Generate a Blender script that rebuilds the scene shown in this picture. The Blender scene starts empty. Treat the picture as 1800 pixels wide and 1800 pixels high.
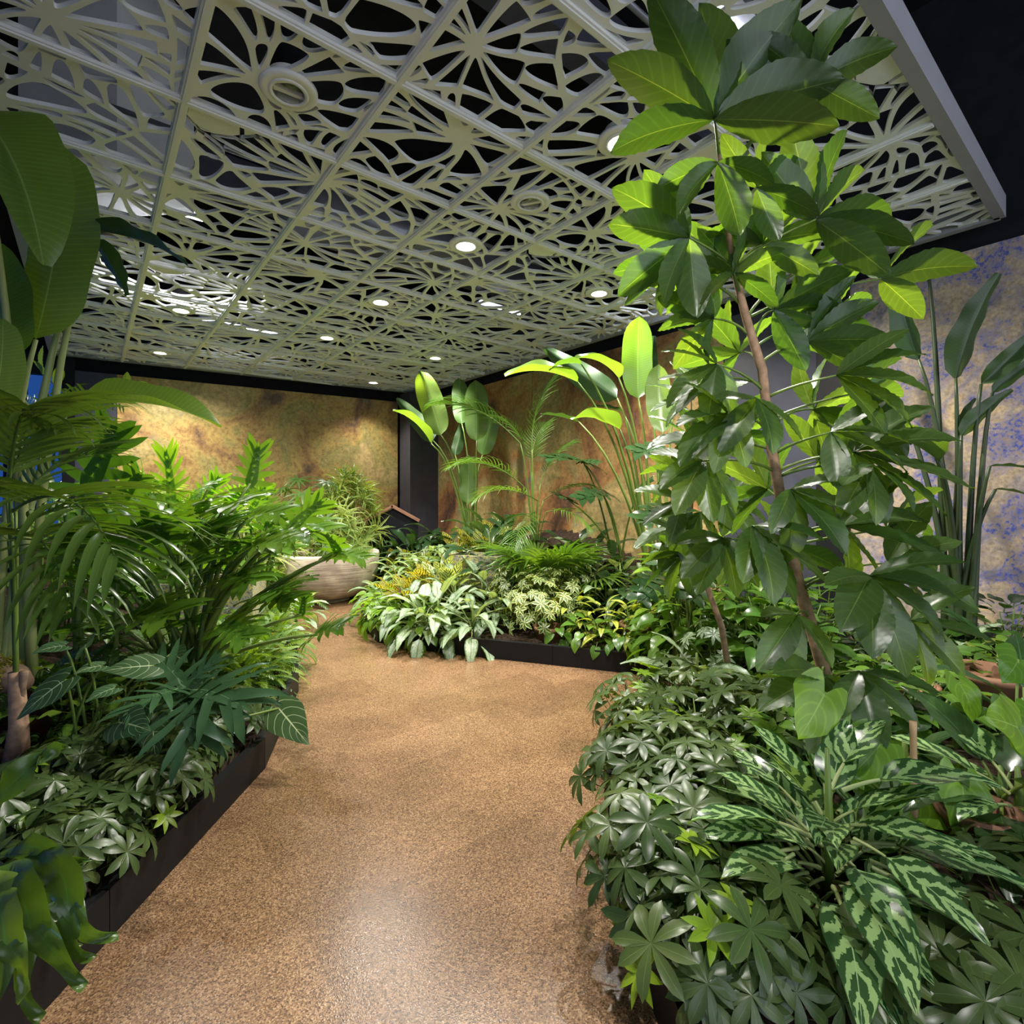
import bpy, math, random
import numpy as np
from mathutils import Vector, Matrix

# ------------------------------------------------------------------ camera, world, exposure
FOC, CY, CAMH, YAW = 922.6, 869.6, 1.2, 0.6773
scn = bpy.context.scene
COL = scn.collection
cd = bpy.data.cameras.new('camera')
cam = bpy.data.objects.new('camera', cd)
COL.objects.link(cam)
cam.location = (0, 0, CAMH)
cam.rotation_euler = (math.pi / 2, 0, 0)
cd.sensor_width = 36
cd.lens = FOC / 1800 * 36
cd.shift_y = -(900 - CY) / 1800
cd.clip_start = .02
scn.camera = cam
scn.view_settings.view_transform = 'Standard'
scn.view_settings.look = 'None'
scn.view_settings.gamma = 1
scn.view_settings.use_curve_mapping = False
scn.view_settings.exposure = 0.5
try:                                   # fewer light bounces keep the leafy scene quick
    scn.cycles.max_bounces = 6; scn.cycles.diffuse_bounces = 4; scn.cycles.glossy_bounces = 2; scn.cycles.transmission_bounces = 4; scn.cycles.transparent_max_bounces = 6
except AttributeError:
    pass
world = bpy.data.worlds.new('dusk_sky')
scn.world = world
world.use_nodes = True
bg = world.node_tree.nodes['Background']
bg.inputs[0].default_value = (.80, .88, 1.0, 1)
bg.inputs[1].default_value = 1.75
LAMP_W = 150.0            # one ceiling downlight

rnd = random.Random(7)
npr = np.random.default_rng(7)
U = rnd.uniform

# ------------------------------------------------------------------ coordinates
CYW, SYW = math.cos(YAW), math.sin(YAW)
def rw(X, Y, z=0.0):
    """room axes (X across, Y along the right wall) -> world"""
    return Vector((X * CYW - Y * SYW, X * SYW + Y * CYW, z))
def wr(x, y):
    return (x * CYW + y * SYW, y * CYW - x * SYW)
def W(px, py, d):
    """a point of the place seen at photo pixel px,py at distance d ahead"""
    return Vector(((px - 900) / FOC * d, d, CAMH + (CY - py) / FOC * d))
def gx(px, d):
    return (px - 900) / FOC * d

# ------------------------------------------------------------------ material helpers
class NT:
    def __init__(s, name):
        s.m = bpy.data.materials.new(name)
        s.m.use_nodes = True
        s.t = s.m.node_tree
        s.n = s.t.nodes
        s.b = s.n['Principled BSDF']
        s.out = s.n['Material Output']
    def new(s, typ, **kw):
        n = s.n.new(typ)
        for k, v in kw.items():
            setattr(n, k, v)
        return n
    def put(s, sock, v):
        if isinstance(v, bpy.types.NodeSocket):
            s.t.links.new(v, sock)
        elif v is not None:
            if isinstance(v, tuple) and len(v) == 3 and sock.type == 'RGBA':
                v = v + (1,)
            sock.default_value = v
    def math(s, op, a, b=None, c=None, clamp=False):
        n = s.new('ShaderNodeMath', operation=op, use_clamp=clamp)
        s.put(n.inputs[0], a)
        if b is not None: s.put(n.inputs[1], b)
        if c is not None: s.put(n.inputs[2], c)
        return n.outputs[0]
    def mix(s, f, a, b, mode='MIX'):
        n = s.new('ShaderNodeMix', data_type='RGBA', blend_type=mode)
        s.put(n.inputs[0], f); s.put(n.inputs[6], a); s.put(n.inputs[7], b)
        return n.outputs[2]
    def step(s, x, lo, hi):
        n = s.new('ShaderNodeMapRange', interpolation_type='SMOOTHSTEP')
        s.put(n.inputs[0], x); n.inputs[1].default_value = lo; n.inputs[2].default_value = hi
        return n.outputs[0]
    def noise(s, vec, scale, detail=3, rough=.55, dist=0.0):
        n = s.new('ShaderNodeTexNoise')
        if vec is not None: s.put(n.inputs['Vector'], vec)
        n.inputs['Scale'].default_value = scale; n.inputs['Detail'].default_value = detail
        n.inputs['Roughness'].default_value = rough; n.inputs['Distortion'].default_value = dist
        return n.outputs['Fac']
    def ramp(s, fac, stops):
        n = s.new('ShaderNodeValToRGB')
        el = n.color_ramp.elements
        while len(el) < len(stops): el.new(.5)
        for e, (p, c) in zip(el, stops):
            e.position = p; e.color = tuple(c) + (1,)
        s.put(n.inputs[0], fac)
        return n.outputs[0]
    def bump(s, h, strength=.3, dist=.01):
        n = s.new('ShaderNodeBump')
        n.inputs['Strength'].default_value = strength; n.inputs['Distance'].default_value = dist
        s.put(n.inputs['Height'], h)
        s.t.links.new(n.outputs[0], s.b.inputs['Normal'])
    def co(s):
        return s.new('ShaderNodeTexCoord').outputs['Object']
    def fin(s, color=None, rough=.5, spec=.5, metal=0.0):
        s.put(s.b.inputs['Base Color'], color)
        s.put(s.b.inputs['Roughness'], rough)
        s.b.inputs['Specular IOR Level'].default_value = spec
        s.b.inputs['Metallic'].default_value = metal
        return s.m

def plain(name, c, rough=.5, spec=.5, metal=0.0, var=.12, scale=8.0):
    t = NT(name)
    nz = t.noise(t.co(), scale, 4)
    lo = tuple(max(0, x * (1 - var)) for x in c); hi = tuple(x * (1 + var) for x in c)
    return t.fin(t.ramp(nz, [(.3, lo), (.7, hi)]), rough, spec, metal)

def leaf_mat(name, c, alt=None, pattern='plain', rough=.34, trans=.36, rib=None, ribw=.05,
             vein=(0, 0, 0), spec=.5, var=.35, tmul=(2.3, 2.1, .55)):
    c = (c[0] * 1.3, c[1] * 1.1, c[2] * .95)
    t = NT(name)
    uv = t.new('ShaderNodeUVMap', uv_map='UVMap').outputs[0]
    sep = t.new('ShaderNodeSeparateXYZ'); t.put(sep.inputs[0], uv)
    u, v = sep.outputs[0], sep.outputs[1]
    a = t.math('ABSOLUTE', t.math('MULTIPLY_ADD', u, 2, -1))
    oi = t.new('ShaderNodeObjectInfo').outputs['Random']
    cv = t.new('ShaderNodeCombineXYZ')
    t.put(cv.inputs[0], u); t.put(cv.inputs[1], t.math('MULTIPLY', v, 2.5)); t.put(cv.inputs[2], t.math('MULTIPLY', oi, 40))
    nz = t.noise(cv.outputs[0], 5, 3)
    col = t.mix(t.math('MULTIPLY', nz, .5), c, tuple(x * .72 for x in c))
    n0, sl, st = vein
    if pattern == 'chevron':
        ph = t.math('ADD', t.math('MULTIPLY_ADD', v, n0, t.math('MULTIPLY', a, -sl)), t.math('MULTIPLY', nz, 1.1))
        w = t.math('SINE', t.math('MULTIPLY', ph, 6.283))
        f = t.step(w, -.05, .25)
        f = t.math('MULTIPLY', f, t.step(a, .97, .86))
        col = t.mix(f, col, alt)
    elif pattern == 'silver':
        f = t.step(t.math('ADD', a, t.math('MULTIPLY', nz, .9)), 1.38, 1.12)
        f = t.math('MULTIPLY', f, t.step(a, .02, .09))
        mot = t.step(t.noise(cv.outputs[0], 16, 2), .38, .52)
        col = t.mix(t.math('MULTIPLY', f, t.math('MULTIPLY_ADD', mot, .5, .5)), col, alt)
    elif pattern == 'edge':
        f = t.step(t.math('ADD', a, t.math('MULTIPLY', nz, .7)), .92, 1.02)
        col = t.mix(f, col, alt)
    elif pattern == 'veins':
        ph = t.math('FRACT', t.math('MULTIPLY_ADD', v, n0, t.math('MULTIPLY', a, -sl)))
        f = t.step(t.math('ABSOLUTE', t.math('SUBTRACT', ph, .5)), .055, .02)
        col = t.mix(t.math('MULTIPLY', f, st), col, alt)
    elif n0:
        w = t.math('SINE', t.math('MULTIPLY', t.math('MULTIPLY_ADD', v, n0, t.math('MULTIPLY', a, -sl)), 6.283))
        col = t.mix(t.math('MULTIPLY', t.step(w, .55, .98), st), col, tuple(x * 1.7 for x in c))
    if rib:
        col = t.mix(t.step(a, ribw, ribw * .4), col, rib)
    k = t.math('MULTIPLY_ADD', oi, var * 1.6, 1 - var * .8)
    hs = t.new('ShaderNodeHueSaturation')
    t.put(hs.inputs['Hue'], t.math('MULTIPLY_ADD', oi, -.03, .515)); t.put(hs.inputs['Value'], k); t.put(hs.inputs['Color'], col)
    col = hs.outputs[0]
    m = t.fin(col, rough, spec)
    tr = t.new('ShaderNodeBsdfTranslucent')
    t.put(tr.inputs[0], t.mix(1.0, col, tmul, 'MULTIPLY'))
    ms = t.new('ShaderNodeMixShader')
    ms.inputs[0].default_value = trans
    t.t.links.new(t.b.outputs[0], ms.inputs[1]); t.t.links.new(tr.outputs[0], ms.inputs[2])
    t.t.links.new(ms.outputs[0], t.out.inputs[0])
    return m

# ------------------------------------------------------------------ geometry helpers
class Geo:
    def __init__(s):
        s.V, s.F, s.U, s.M, s.n = [], [], [], [], 0
    def add(s, V, F, Uv=None, mi=0, M=None):
        V = np.asarray(V, float).reshape(-1, 3)
        if M is not None:
            A = np.array(M)
            V = V @ A[:3, :3].T + A[:3, 3]
        s.V.append(V)
        s.U.append(np.zeros((len(V), 2)) if Uv is None else np.asarray(Uv, float))
        for f in F:
            s.F.append(tuple(int(i) + s.n for i in f)); s.M.append(mi)
        s.n += len(V)
        return s
    def box(s, c, h, mi=0, M=None):
        x, y, z = c; a, b, d = h
        V = [(x + i * a, y + j * b, z + k * d) for i in (-1, 1) for j in (-1, 1) for k in (-1, 1)]
        return s.add(V, [(0, 1, 3, 2), (4, 6, 7, 5), (0, 4, 5, 1), (2, 3, 7, 6), (0, 2, 6, 4), (1, 5, 7, 3)], None, mi, M)
    def tube(s, P, R, n=6, mi=0, cap=True):
        P = [Vector(p) for p in P]
        if not hasattr(R, '__len__'): R = [R] * len(P)
        V, Uv, F = [], [], []
        ref = Vector((0.31, .22, .92))
        for i, p in enumerate(P):
            d = (P[min(i + 1, len(P) - 1)] - P[max(i - 1, 0)]).normalized()
            if abs(d.dot(ref)) > .95: ref = Vector((1, 0, 0))
            a = d.cross(ref).normalized(); b = d.cross(a)
            for k in range(n):
                t = 2 * math.pi * k / n
                V.append(p + (a * math.cos(t) + b * math.sin(t)) * R[i]); Uv.append((.5, i / len(P)))
        for i in range(len(P) - 1):
            for k in range(n):
                F.append((i * n + k, i * n + (k + 1) % n, (i + 1) * n + (k + 1) % n, (i + 1) * n + k))
        if cap:
            F.append(tuple(range(n))[::-1]); F.append(tuple((len(P) - 1) * n + k for k in range(n)))
        return s.add([tuple(v) for v in V], F, Uv, mi)
    def lathe(s, prof, n=40, mi=0, c=(0, 0, 0)):
        V, F, Uv = [], [], []
        for i, (r, z) in enumerate(prof):
            for k in range(n):
                t = 2 * math.pi * k / n
                V.append((c[0] + r * math.cos(t), c[1] + r * math.sin(t), c[2] + z)); Uv.append((k / n, i / len(prof)))
        for i in range(len(prof) - 1):
            for k in range(n):
                F.append((i * n + k, i * n + (k + 1) % n, (i + 1) * n + (k + 1) % n, (i + 1) * n + k))
        return s.add(V, F, Uv, mi)
    def mesh(s, name, mats, smooth=True):
        me = bpy.data.meshes.new(name)
        V = np.concatenate(s.V)
        me.from_pydata(V.tolist(), [], s.F)
        if not isinstance(mats, (list, tuple)): mats = [mats]
        for m in mats: me.materials.append(m)
        if len(mats) > 1: me.polygons.foreach_set('material_index', np.array(s.M, 'i'))
        me.polygons.foreach_set('use_smooth', np.full(len(s.F), smooth))
        uvl = me.uv_layers.new(name='UVMap')
        li = np.empty(len(me.loops), 'i'); me.loops.foreach_get('vertex_index', li)
        uvl.data.foreach_set('uv', np.concatenate(s.U)[li].astype('f').ravel())
        me.update()
        return me

def obj(name, me, parent=None, M=None, **props):
    o = bpy.data.objects.new(name, me)
    COL.objects.link(o)
    if parent is not None: o.parent = parent
    if M is not None: o.matrix_basis = M
    for k, v in props.items(): o[k] = v
    return o
def struct(name, me, label, cat, parent=None, M=None):
    return obj(name, me, parent, M, kind='structure', label=label, category=cat)
def thing(name, label, cat, loc=(0, 0, 0), group=None, rz=0.0):
    o = obj(name, None, None, Matrix.Translation(loc) @ Matrix.Rotation(rz, 4, 'Z'), label=label, category=cat)
    o.empty_display_size = .1
    if group: o['group'] = group
    return o
def T(v): return Matrix.Translation(v)
def basis(d, nrm, loc=(0, 0, 0), s=1.0):
    y = Vector(d).normalized(); z = Vector(nrm)
    z = z - y * z.dot(y)
    if z.length < 1e-4: z = Vector((0.3, .5, .8)); z = z - y * z.dot(y)
    z.normalize(); x = y.cross(z)
    M = Matrix((x * s, y * s, z * s)).transposed().to_4x4()
    M.translation = Vector(loc)
    return M
# ------------------------------------------------------------------ setting materials
M_white = plain('white_lattice_paint', (.80, .80, .80), .45, .3, 0, .03)
M_black = plain('black_metal', (.005, .005, .006), .55, .3, 0, .2)
M_dark = plain('dark_plenum_paint', (.009, .009, .012), .85, .15, 0, .3)
M_fasc = plain('shade_greyed_edge', (.30, .30, .33), .4, .4, 0, .05)  # white fascia coloured grey to stand in for its dimmer lighting
M_grey = plain('charcoal_panel', (.055, .055, .075), .3, .5, 0, .15)
M_lilac = plain('pale_plaster', (.62, .62, .66), .7, .3, 0, .04)
M_soil = plain('potting_soil', (.035, .023, .016), .95, .1, 0, .7, 60)
M_wood = plain('weathered_wood', (.23, .15, .10), .7, .3, 0, .35, 30)
M_galv = plain('galvanised_duct', (.30, .30, .34), .4, .5, .6, .1)

def floor_mat():
    t = NT('cork_granule_floor')
    co = t.co()
    vo = t.new('ShaderNodeTexVoronoi'); vo.inputs['Scale'].default_value = 290
    t.put(vo.inputs['Vector'], co)
    sx = t.new('ShaderNodeSeparateColor'); t.put(sx.inputs[0], vo.outputs['Color'])
    base = t.ramp(sx.outputs[0], [(0, (.075, .042, .026)), (.2, (.15, .084, .044)), (.5, (.255, .145, .072)), (.8, (.34, .205, .105)), (1, (.47, .31, .175))])
    # planks of slightly different tone
    mp = t.new('ShaderNodeMapping'); t.put(mp.inputs[0], co); mp.inputs['Rotation'].default_value = (0, 0, -YAW)
    br = t.new('ShaderNodeTexBrick'); t.put(br.inputs['Vector'], mp.outputs[0])
    br.inputs['Scale'].default_value = 1; br.inputs['Brick Width'].default_value = .92; br.inputs['Row Height'].default_value = .30
    br.inputs['Mortar Size'].default_value = 0; br.inputs['Color1'].default_value = (.80, .77, .75, 1); br.inputs['Color2'].default_value = (1.06, 1.05, 1.03, 1)
    col = t.mix(1.0, base, br.outputs[0], 'MULTIPLY')
    nz = t.noise(co, 3.0, 4)
    col = t.mix(1.0, col, t.ramp(nz, [(.3, (.68, .68, .69)), (.7, (.97, .97, .98))]), 'MULTIPLY')
    rg = t.math('MULTIPLY_ADD', sx.outputs[1], .14, .20)
    t.bump(vo.outputs['Distance'], .12, .002)
    return t.fin(col, rg, .28)
M_floor = floor_mat()

def patina(name, stops, spots, sp_lo, sp_hi, sc=1.0):
    t = NT(name)
    co = t.co()
    big = t.noise(co, 1.3 * sc, 7, .62, .6)
    col = t.ramp(big, stops)
    fine = t.noise(co, 26 * sc, 6, .7)
    col = t.mix(1.0, col, t.ramp(fine, [(.32, (.55, .52, .5)), (.55, (1, 1, 1)), (.75, (1.25, 1.2, 1.1))]), 'MULTIPLY')
    mp = t.new('ShaderNodeMapping'); t.put(mp.inputs[0], co); mp.inputs['Location'].default_value = (3, 7, 1)
    sp = t.noise(mp.outputs[0], 2.1 * sc, 8, .7, .4)
    col = t.mix(t.math('MULTIPLY', t.step(sp, sp_lo, sp_hi), t.step(fine, .4, .62)), col, spots)
    return t.fin(t.mix(1.0, col, (1.35, 1.32, 1.25), 'MULTIPLY'), .42, .35)
M_rust = patina('rust_gold_patina', [(.36, (.08, .045, .032)), (.43, (.20, .095, .045)), (.49, (.30, .165, .065)), (.55, (.25, .20, .085)), (.63, (.38, .27, .12))], (.06, .075, .10), .54, .70)
M_olive = patina('olive_gold_patina', [(.36, (.11, .07, .045)), (.43, (.26, .155, .06)), (.49, (.36, .25, .085)), (.55, (.25, .215, .075)), (.63, (.42, .31, .14))], (.10, .10, .09), .55, .72)
M_blue = patina('blue_gold_patina', [(.36, (.14, .13, .17)), (.43, (.27, .225, .20)), (.50, (.36, .28, .19)), (.56, (.24, .21, .24)), (.64, (.42, .32, .20))], (.045, .06, .24), .47, .58, 1.9)

# ------------------------------------------------------------------ floor, beds, kerbs
PATH = [(-1.12, -3), (-1.10, 2.3), (-1.32, 3.2), (-1.74, 4.2), (-2.5, 5.15), (-2.9, 5.7), (-2.86, 6.4), (-2.3, 6.78), (-1.62, 6.5),
        (-1.46, 5.8), (-1.36, 4.8), (-1.08, 4.28), (-.5, 3.98), (1.08, 3.44), (1.5, 3.26), (1.34, 3.0), (1.0, 2.95), (.66, 2.75), (.48, 2.45), (.37, 2.0), (.31, 1.5), (.36, 1.1), (.6, -3)]
PA = np.array(PATH)
def path_sd(x, y):
    """distance to the path edge, positive outside the path"""
    x = np.asarray(x, float); y = np.asarray(y, float)
    A = PA; B = np.roll(PA, -1, 0)
    dmin = np.full(x.shape, 1e9); ins = np.zeros(x.shape, bool)
    for (ax, ay), (bx, by) in zip(A, B):
        ex, ey = bx - ax, by - ay
        t = np.clip(((x - ax) * ex + (y - ay) * ey) / (ex * ex + ey * ey), 0, 1)
        dmin = np.minimum(dmin, np.hypot(x - ax - t * ex, y - ay - t * ey))
        c = ((ay > y) != (by > y)) & (x < (bx - ax) * (y - ay) / (by - ay + 1e-12) + ax)
        ins ^= c
    return np.where(ins, -dmin, dmin)
def soil_z(x, y):
    d = path_sd(x, y)
    t = np.clip(d / 2.4, 0, 1); b = np.clip((np.asarray(y, float) - 3.4) / 2.0, 0, 1)
    return .115 + (.34 + .42 * b * b * (3 - 2 * b)) * t * t * (3 - 2 * t)
def soil(x, y): return float(soil_z(np.array([x]), np.array([y]))[0])
def on_soil(px, d, dz=0.0):
    x = gx(px, d)
    return Vector((x, d, soil(x, d) + dz))

g = Geo(); g.add([(-7, -4, 0), (7, -4, 0), (7, 11, 0), (-7, 11, 0)], [(0, 1, 2, 3)], [(0, 0), (1, 0), (1, 1), (0, 1)])
struct('floor', g.mesh('floor', M_floor), 'speckled brown cork granule floor of the winding path', 'floor')

xs = np.arange(-6, 5.01, .055); ys = np.arange(-1.2, 9.6, .055)
Xg, Yg = np.meshgrid(xs, ys)
sd = path_sd(Xg, Yg)
Zg = soil_z(Xg, Yg) + npr.normal(0, .006, Xg.shape)
Zg = np.where(sd > .02, Zg, -.06)
RX = Xg * CYW + Yg * SYW; RY = Yg * CYW - Xg * SYW
nx_, ny_ = len(xs), len(ys)
keep = (RX > -.56) & (RX < 4.08) & (RY < 7.64 - .117 * RX)
F = []
for j in range(ny_ - 1):
    for i in range(nx_ - 1):
        if keep[j, i] and keep[j + 1, i + 1] and max(sd[j, i], sd[j + 1, i + 1], sd[j, i + 1], sd[j + 1, i]) > 0:
            F.append((j * nx_ + i, j * nx_ + i + 1, (j + 1) * nx_ + i + 1, (j + 1) * nx_ + i))
g = Geo(); g.add(np.stack([Xg, Yg, Zg], -1).reshape(-1, 3), F)
obj('soil', g.mesh('soil', M_soil), label='dark potting soil filling the raised planting beds', category='soil', kind='stuff')

def kerb(pts, name, label, h=.135, th=.035):
    root = obj(name, None, kind='structure', label=label, category='kerb')
    for (ax, ay), (bx, by) in zip(pts[:-1], pts[1:]):
        a = Vector((ax, ay, 0)); b = Vector((bx, by, 0)); d = (b - a); L = d.length
        n = max(1, round(L / .9))
        for k in range(n):
            c = a + d * ((k + .5) / n)
            gg = Geo(); gg.box((0, 0, h / 2), (L / n / 2 - .0015 + (.006 if n == 1 else 0), th / 2, h / 2))
            obj('kerb_plate', gg.mesh('kerb_plate', M_black, False), root, T(c) @ Matrix.Rotation(math.atan2(d.y, d.x), 4, 'Z'))
kerb(PATH[0:6], 'trim_1', 'black metal kerb edging the left planting bed')
kerb(PATH[6:15], 'trim_2', 'black metal kerb edging the back planting bed')
kerb(PATH[15:23], 'trim_3', 'black metal kerb edging the right foreground bed')

# ------------------------------------------------------------------ ceiling island
TS, X0, Y0, CZ = .61, .2879, 1.7947, CAMH + 1.544
CX0, CX1, CYN = X0 - TS, X0 + 6 * TS, Y0 - 2 * TS
def back_y(X): return 7.69 - .117 * X
def clip_half(P, nx, ny, c):
    """keep nx*x+ny*y<=c"""
    out = []
    for i in range(len(P)):
        a, b = P[i], P[(i + 1) % len(P)]
        da, db = nx * a[0] + ny * a[1] - c, nx * b[0] + ny * b[1] - c
        if da <= 0: out.append(a)
        if da * db < 0:
            t = da / (da - db); out.append((a[0] + t * (b[0] - a[0]), a[1] + t * (b[1] - a[1])))
    return out
def area(P):
    return .5 * abs(sum(P[i][0] * P[(i + 1) % len(P)][1] - P[(i + 1) % len(P)][0] * P[i][1] for i in range(len(P))))
def chaikin(P, n):
    for _ in range(n):
        Q = []
        for i in range(len(P)):
            a, b = P[i], P[(i + 1) % len(P)]
            Q += [(a[0] * .75 + b[0] * .25, a[1] * .75 + b[1] * .25), (a[0] * .25 + b[0] * .75, a[1] * .25 + b[1] * .75)]
        P = Q
    return P
# periodic 3 x 3 tile pattern of radiating petals (a wing-vein lattice)
PR = random.Random(21)
hubs = [(.35, .45), (1.5, .15), (2.45, .8), (.95, 1.35), (2.0, 1.75), (.2, 2.2), (1.25, 2.55), (2.75, 2.6)]
def warp(p):
    x, y = p; k = 2 * math.pi / 3
    return (x + .055 * math.sin(2 * k * y + 1) + .03 * math.sin(4 * k * x + 2 * k * y), y + .055 * math.sin(2 * k * x + .4) + .03 * math.sin(4 * k * y - 2 * k * x))
cells = []
def wedge(h, a0, a1, r0, r1, w, H, sw):
    """one petal: a sector piece of a hub, inset by the strut width, rounded, swirled and cut at the hub's region"""
    m = (a0 + a1) / 2
    P = [(r * math.cos(a), r * math.sin(a)) for a, r in ((a0, r0), (a0, r1), (m, r1 * 1.08), (a1, r1), (a1, r0))]
    P = [p for p in P]
    P = clip_half(P, math.sin(a0), -math.cos(a0), -w)
    if len(P) > 2: P = clip_half(P, -math.sin(a1), math.cos(a1), -w)
    if len(P) > 2: P = clip_half(P, -math.cos(m), -math.sin(m), -(r0 + w))
    if len(P) > 2: P = clip_half(P, math.cos(m), math.sin(m), r1 * 1.06 - w)
    if len(P) < 3 or area(P) < .0012: return
    P = chaikin(P, 3)
    Q = []
    for x, y in P:
        r = math.hypot(x, y); a = math.atan2(y, x) + sw * r
        Q.append((h[0] + r * math.cos(a), h[1] + r * math.sin(a)))
    for nx, ny, c in H:
        Q = clip_half(Q, nx, ny, c - w)
        if len(Q) < 3: return
    if area(Q) < .002: return
    cells.append([warp(p) for p in chaikin(Q, 1)])
allh = [(q[0] + i * 3, q[1] + j * 3) for q in hubs for i in (-1, 0, 1) for j in (-1, 0, 1)]
for h in hubs:
    H = []
    for q in allh:
        dx, dy = q[0] - h[0], q[1] - h[1]; L = math.hypot(dx, dy)
        if L > 1e-6: H.append((dx / L, dy / L, (dx * (h[0] + q[0]) + dy * (h[1] + q[1])) / 2 / L))
    n = PR.choice([9, 10, 11, 12]); ph = PR.uniform(0, 6.28); sw = PR.uniform(-.5, .5)
    A = [ph + 6.283 * (k + PR.uniform(-.25, .25)) / n for k in range(n)]; A.append(A[0] + 6.283)
    for k in range(n):
        a0, a1 = A[k], A[k + 1]; r1 = PR.uniform(.26, .52)
        ww = lambda: PR.uniform(.011, .021)
        wedge(h, a0, a1, PR.uniform(.05, .10), r1, ww(), H, sw)
        m = a0 + (a1 - a0) * PR.uniform(.35, .65)
        for c0, c1 in ((a0, m), (m, a1)):
            r2 = r1 + PR.uniform(.16, .42)
            wedge(h, c0, c1, r1, r2, ww(), H, sw)
            r3 = r2 + PR.uniform(.2, .5)
            wedge(h, c0, c1, r2, r3, ww(), H, sw)
            wedge(h, c0, c1, r3, 1.6, ww(), H, sw)
def tile_holes(ti, tj, poly):
    """holes for tile ti,tj clipped to a convex polygon (tile units, local 0..1)"""
    out = []
    bi, bj = ti % 3, tj % 3
    for C in cells:
        cx = sum(p[0] for p in C) / len(C); cy = sum(p[1] for p in C) / len(C)
        for ox in (-3, 0, 3):
            for oy in (-3, 0, 3):
                if not (-.8 < cx + ox - bi < 1.8 and -.8 < cy + oy - bj < 1.8): continue
                Q = [(p[0] + ox - bi, p[1] + oy - bj) for p in C]
                for i in range(len(poly)):
                    a, b = poly[i], poly[(i + 1) % len(poly)]
                    ex, ey = b[0] - a[0], b[1] - a[1]; L = math.hypot(ex, ey)
                    if L < 1e-6: continue
                    nx, ny = ey / L, -ex / L
                    Q = clip_half(Q, nx, ny, nx * a[0] + ny * a[1] - .035)
                    if len(Q) < 3: break
                if len(Q) >= 3 and area(Q) > .0012: out.append(Q)
    return out
def panel_mesh(outer, holes, th=.016):
    cu = bpy.data.curves.new('lattice', 'CURVE'); cu.dimensions = '2D'; cu.fill_mode = 'BOTH'; cu.extrude = th / 2
    for P in [outer] + holes:
        sp = cu.splines.new('POLY'); sp.points.add(len(P) - 1)
        sp.points.foreach_set('co', np.array([(p[0] * TS, p[1] * TS, 0, 1) for p in P], 'f').ravel()); sp.use_cyclic_u = True
    o = bpy.data.objects.new('tmp', cu)
    me = bpy.data.meshes.new_from_object(o)
    bpy.data.objects.remove(o); bpy.data.curves.remove(cu)
    me.name = 'ceiling_panel'; me.materials.clear(); me.materials.append(M_white)
    return me
ceil_root = obj('ceiling', None, kind='structure', label='white organic lattice ceiling hung below a dark plenum', category='ceiling')
RM = Matrix.Rotation(YAW, 4, 'Z')
cache = {}
for i in range(-1, 6):
    for j in range(-2, 10):
        poly = [(0, 0), (1, 0), (1, 1), (0, 1)]
        xa, ya = X0 + i * TS, Y0 + j * TS
        # cut by the slanting back wall
        c = (7.60 - .117 * xa - ya) / TS
        P = clip_half(poly, .117, 1, c)
        if len(P) < 3 or area(P) < .02: continue
        full = abs(area(P) - 1) < 1e-6
        key = (i % 3, j % 3)
        if full and key in cache: me = cache[key]
        else:
            me = panel_mesh(P, tile_holes(i, j, P))
            if full: cache[key] = me
        obj('ceiling_panel', me, ceil_root, RM @ T((xa, ya, CZ + .012)))
def bar(a, b, w, h, z, name, mat=M_white, groove=True):
    a = Vector((a[0], a[1], 0)); b = Vector((b[0], b[1], 0)); d = b - a; L = d.length
    gg = Geo(); gg.box((0, 0, 0), (L / 2, w / 2, h / 2))
    if groove: gg.box((0, 0, -h / 2 - .003), (L / 2, w * .28, .003))
    return obj(name, gg.mesh(name, mat, False), ceil_root, RM @ T(((a.x + b.x) / 2, (a.y + b.y) / 2, z)) @ Matrix.Rotation(math.atan2(d.y, d.x), 4, 'Z'))
for i in range(0, 6):
    x = X0 + i * TS; bar((x, CYN + .027), (x, 7.57 - .117 * x), .034, .016, CZ - .001, 'grid_bar')
for j in range(-1, 10):
    y = Y0 + j * TS
    xe = min(CX1, (7.60 - y) / .117)
    if xe > CX0 + .1: bar((CX0 + .027, y), (xe - .027, y), .034, .014, CZ - .0005, 'grid_bar')
b0, b1 = 7.60 - .117 * CX0, 7.60 - .117 * CX1
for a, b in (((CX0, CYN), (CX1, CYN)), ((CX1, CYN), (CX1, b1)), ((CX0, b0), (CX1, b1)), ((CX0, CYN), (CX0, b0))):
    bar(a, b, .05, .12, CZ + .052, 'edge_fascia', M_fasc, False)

# ------------------------------------------------------------------ plenum and walls
SL = 4.3
g = Geo(); g.box((1.8, 3.0, SL + .05), (7.5, 8.5, .05), 0, RM)
struct('ceiling_slab', g.mesh('ceiling_slab', M_dark, False), 'black painted slab above the open lattice ceiling', 'ceiling')
WX, WLX = 4.12, -.60
g = Geo(); g.box((WX + .05, 3.3, SL / 2), (.05, 5.6, SL / 2), 0, RM)
wall_r = struct('wall_right', g.mesh('wall_right', M_dark, False), 'dark right wall behind patina art panels', 'wall')
def wall_panel(parent, y0, y1, z0, z1, m, name='wall_panel', x=WX, th=.03):
    gg = Geo(); gg.box((0, 0, 0), (th / 2, (y1 - y0) / 2, (z1 - z0) / 2))
    return obj(name, gg.mesh(name, m, False), parent, RM @ T((x - th / 2, (y0 + y1) / 2, (z0 + z1) / 2)))
wall_panel(wall_r, -1.2, 1.36, .1, 2.66, M_blue)
wall_panel(wall_r, 1.36, 1.56, .1, 2.66, M_black, 'wall_post', WX, .08)
wall_panel(wall_r, 1.56, 2.28, .1, 2.66, M_grey)
wall_panel(wall_r, 2.29, 4.70, .1, 2.66, M_rust)
wall_panel(wall_r, 4.71, 6.95, .1, 2.66, M_rust)
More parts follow.
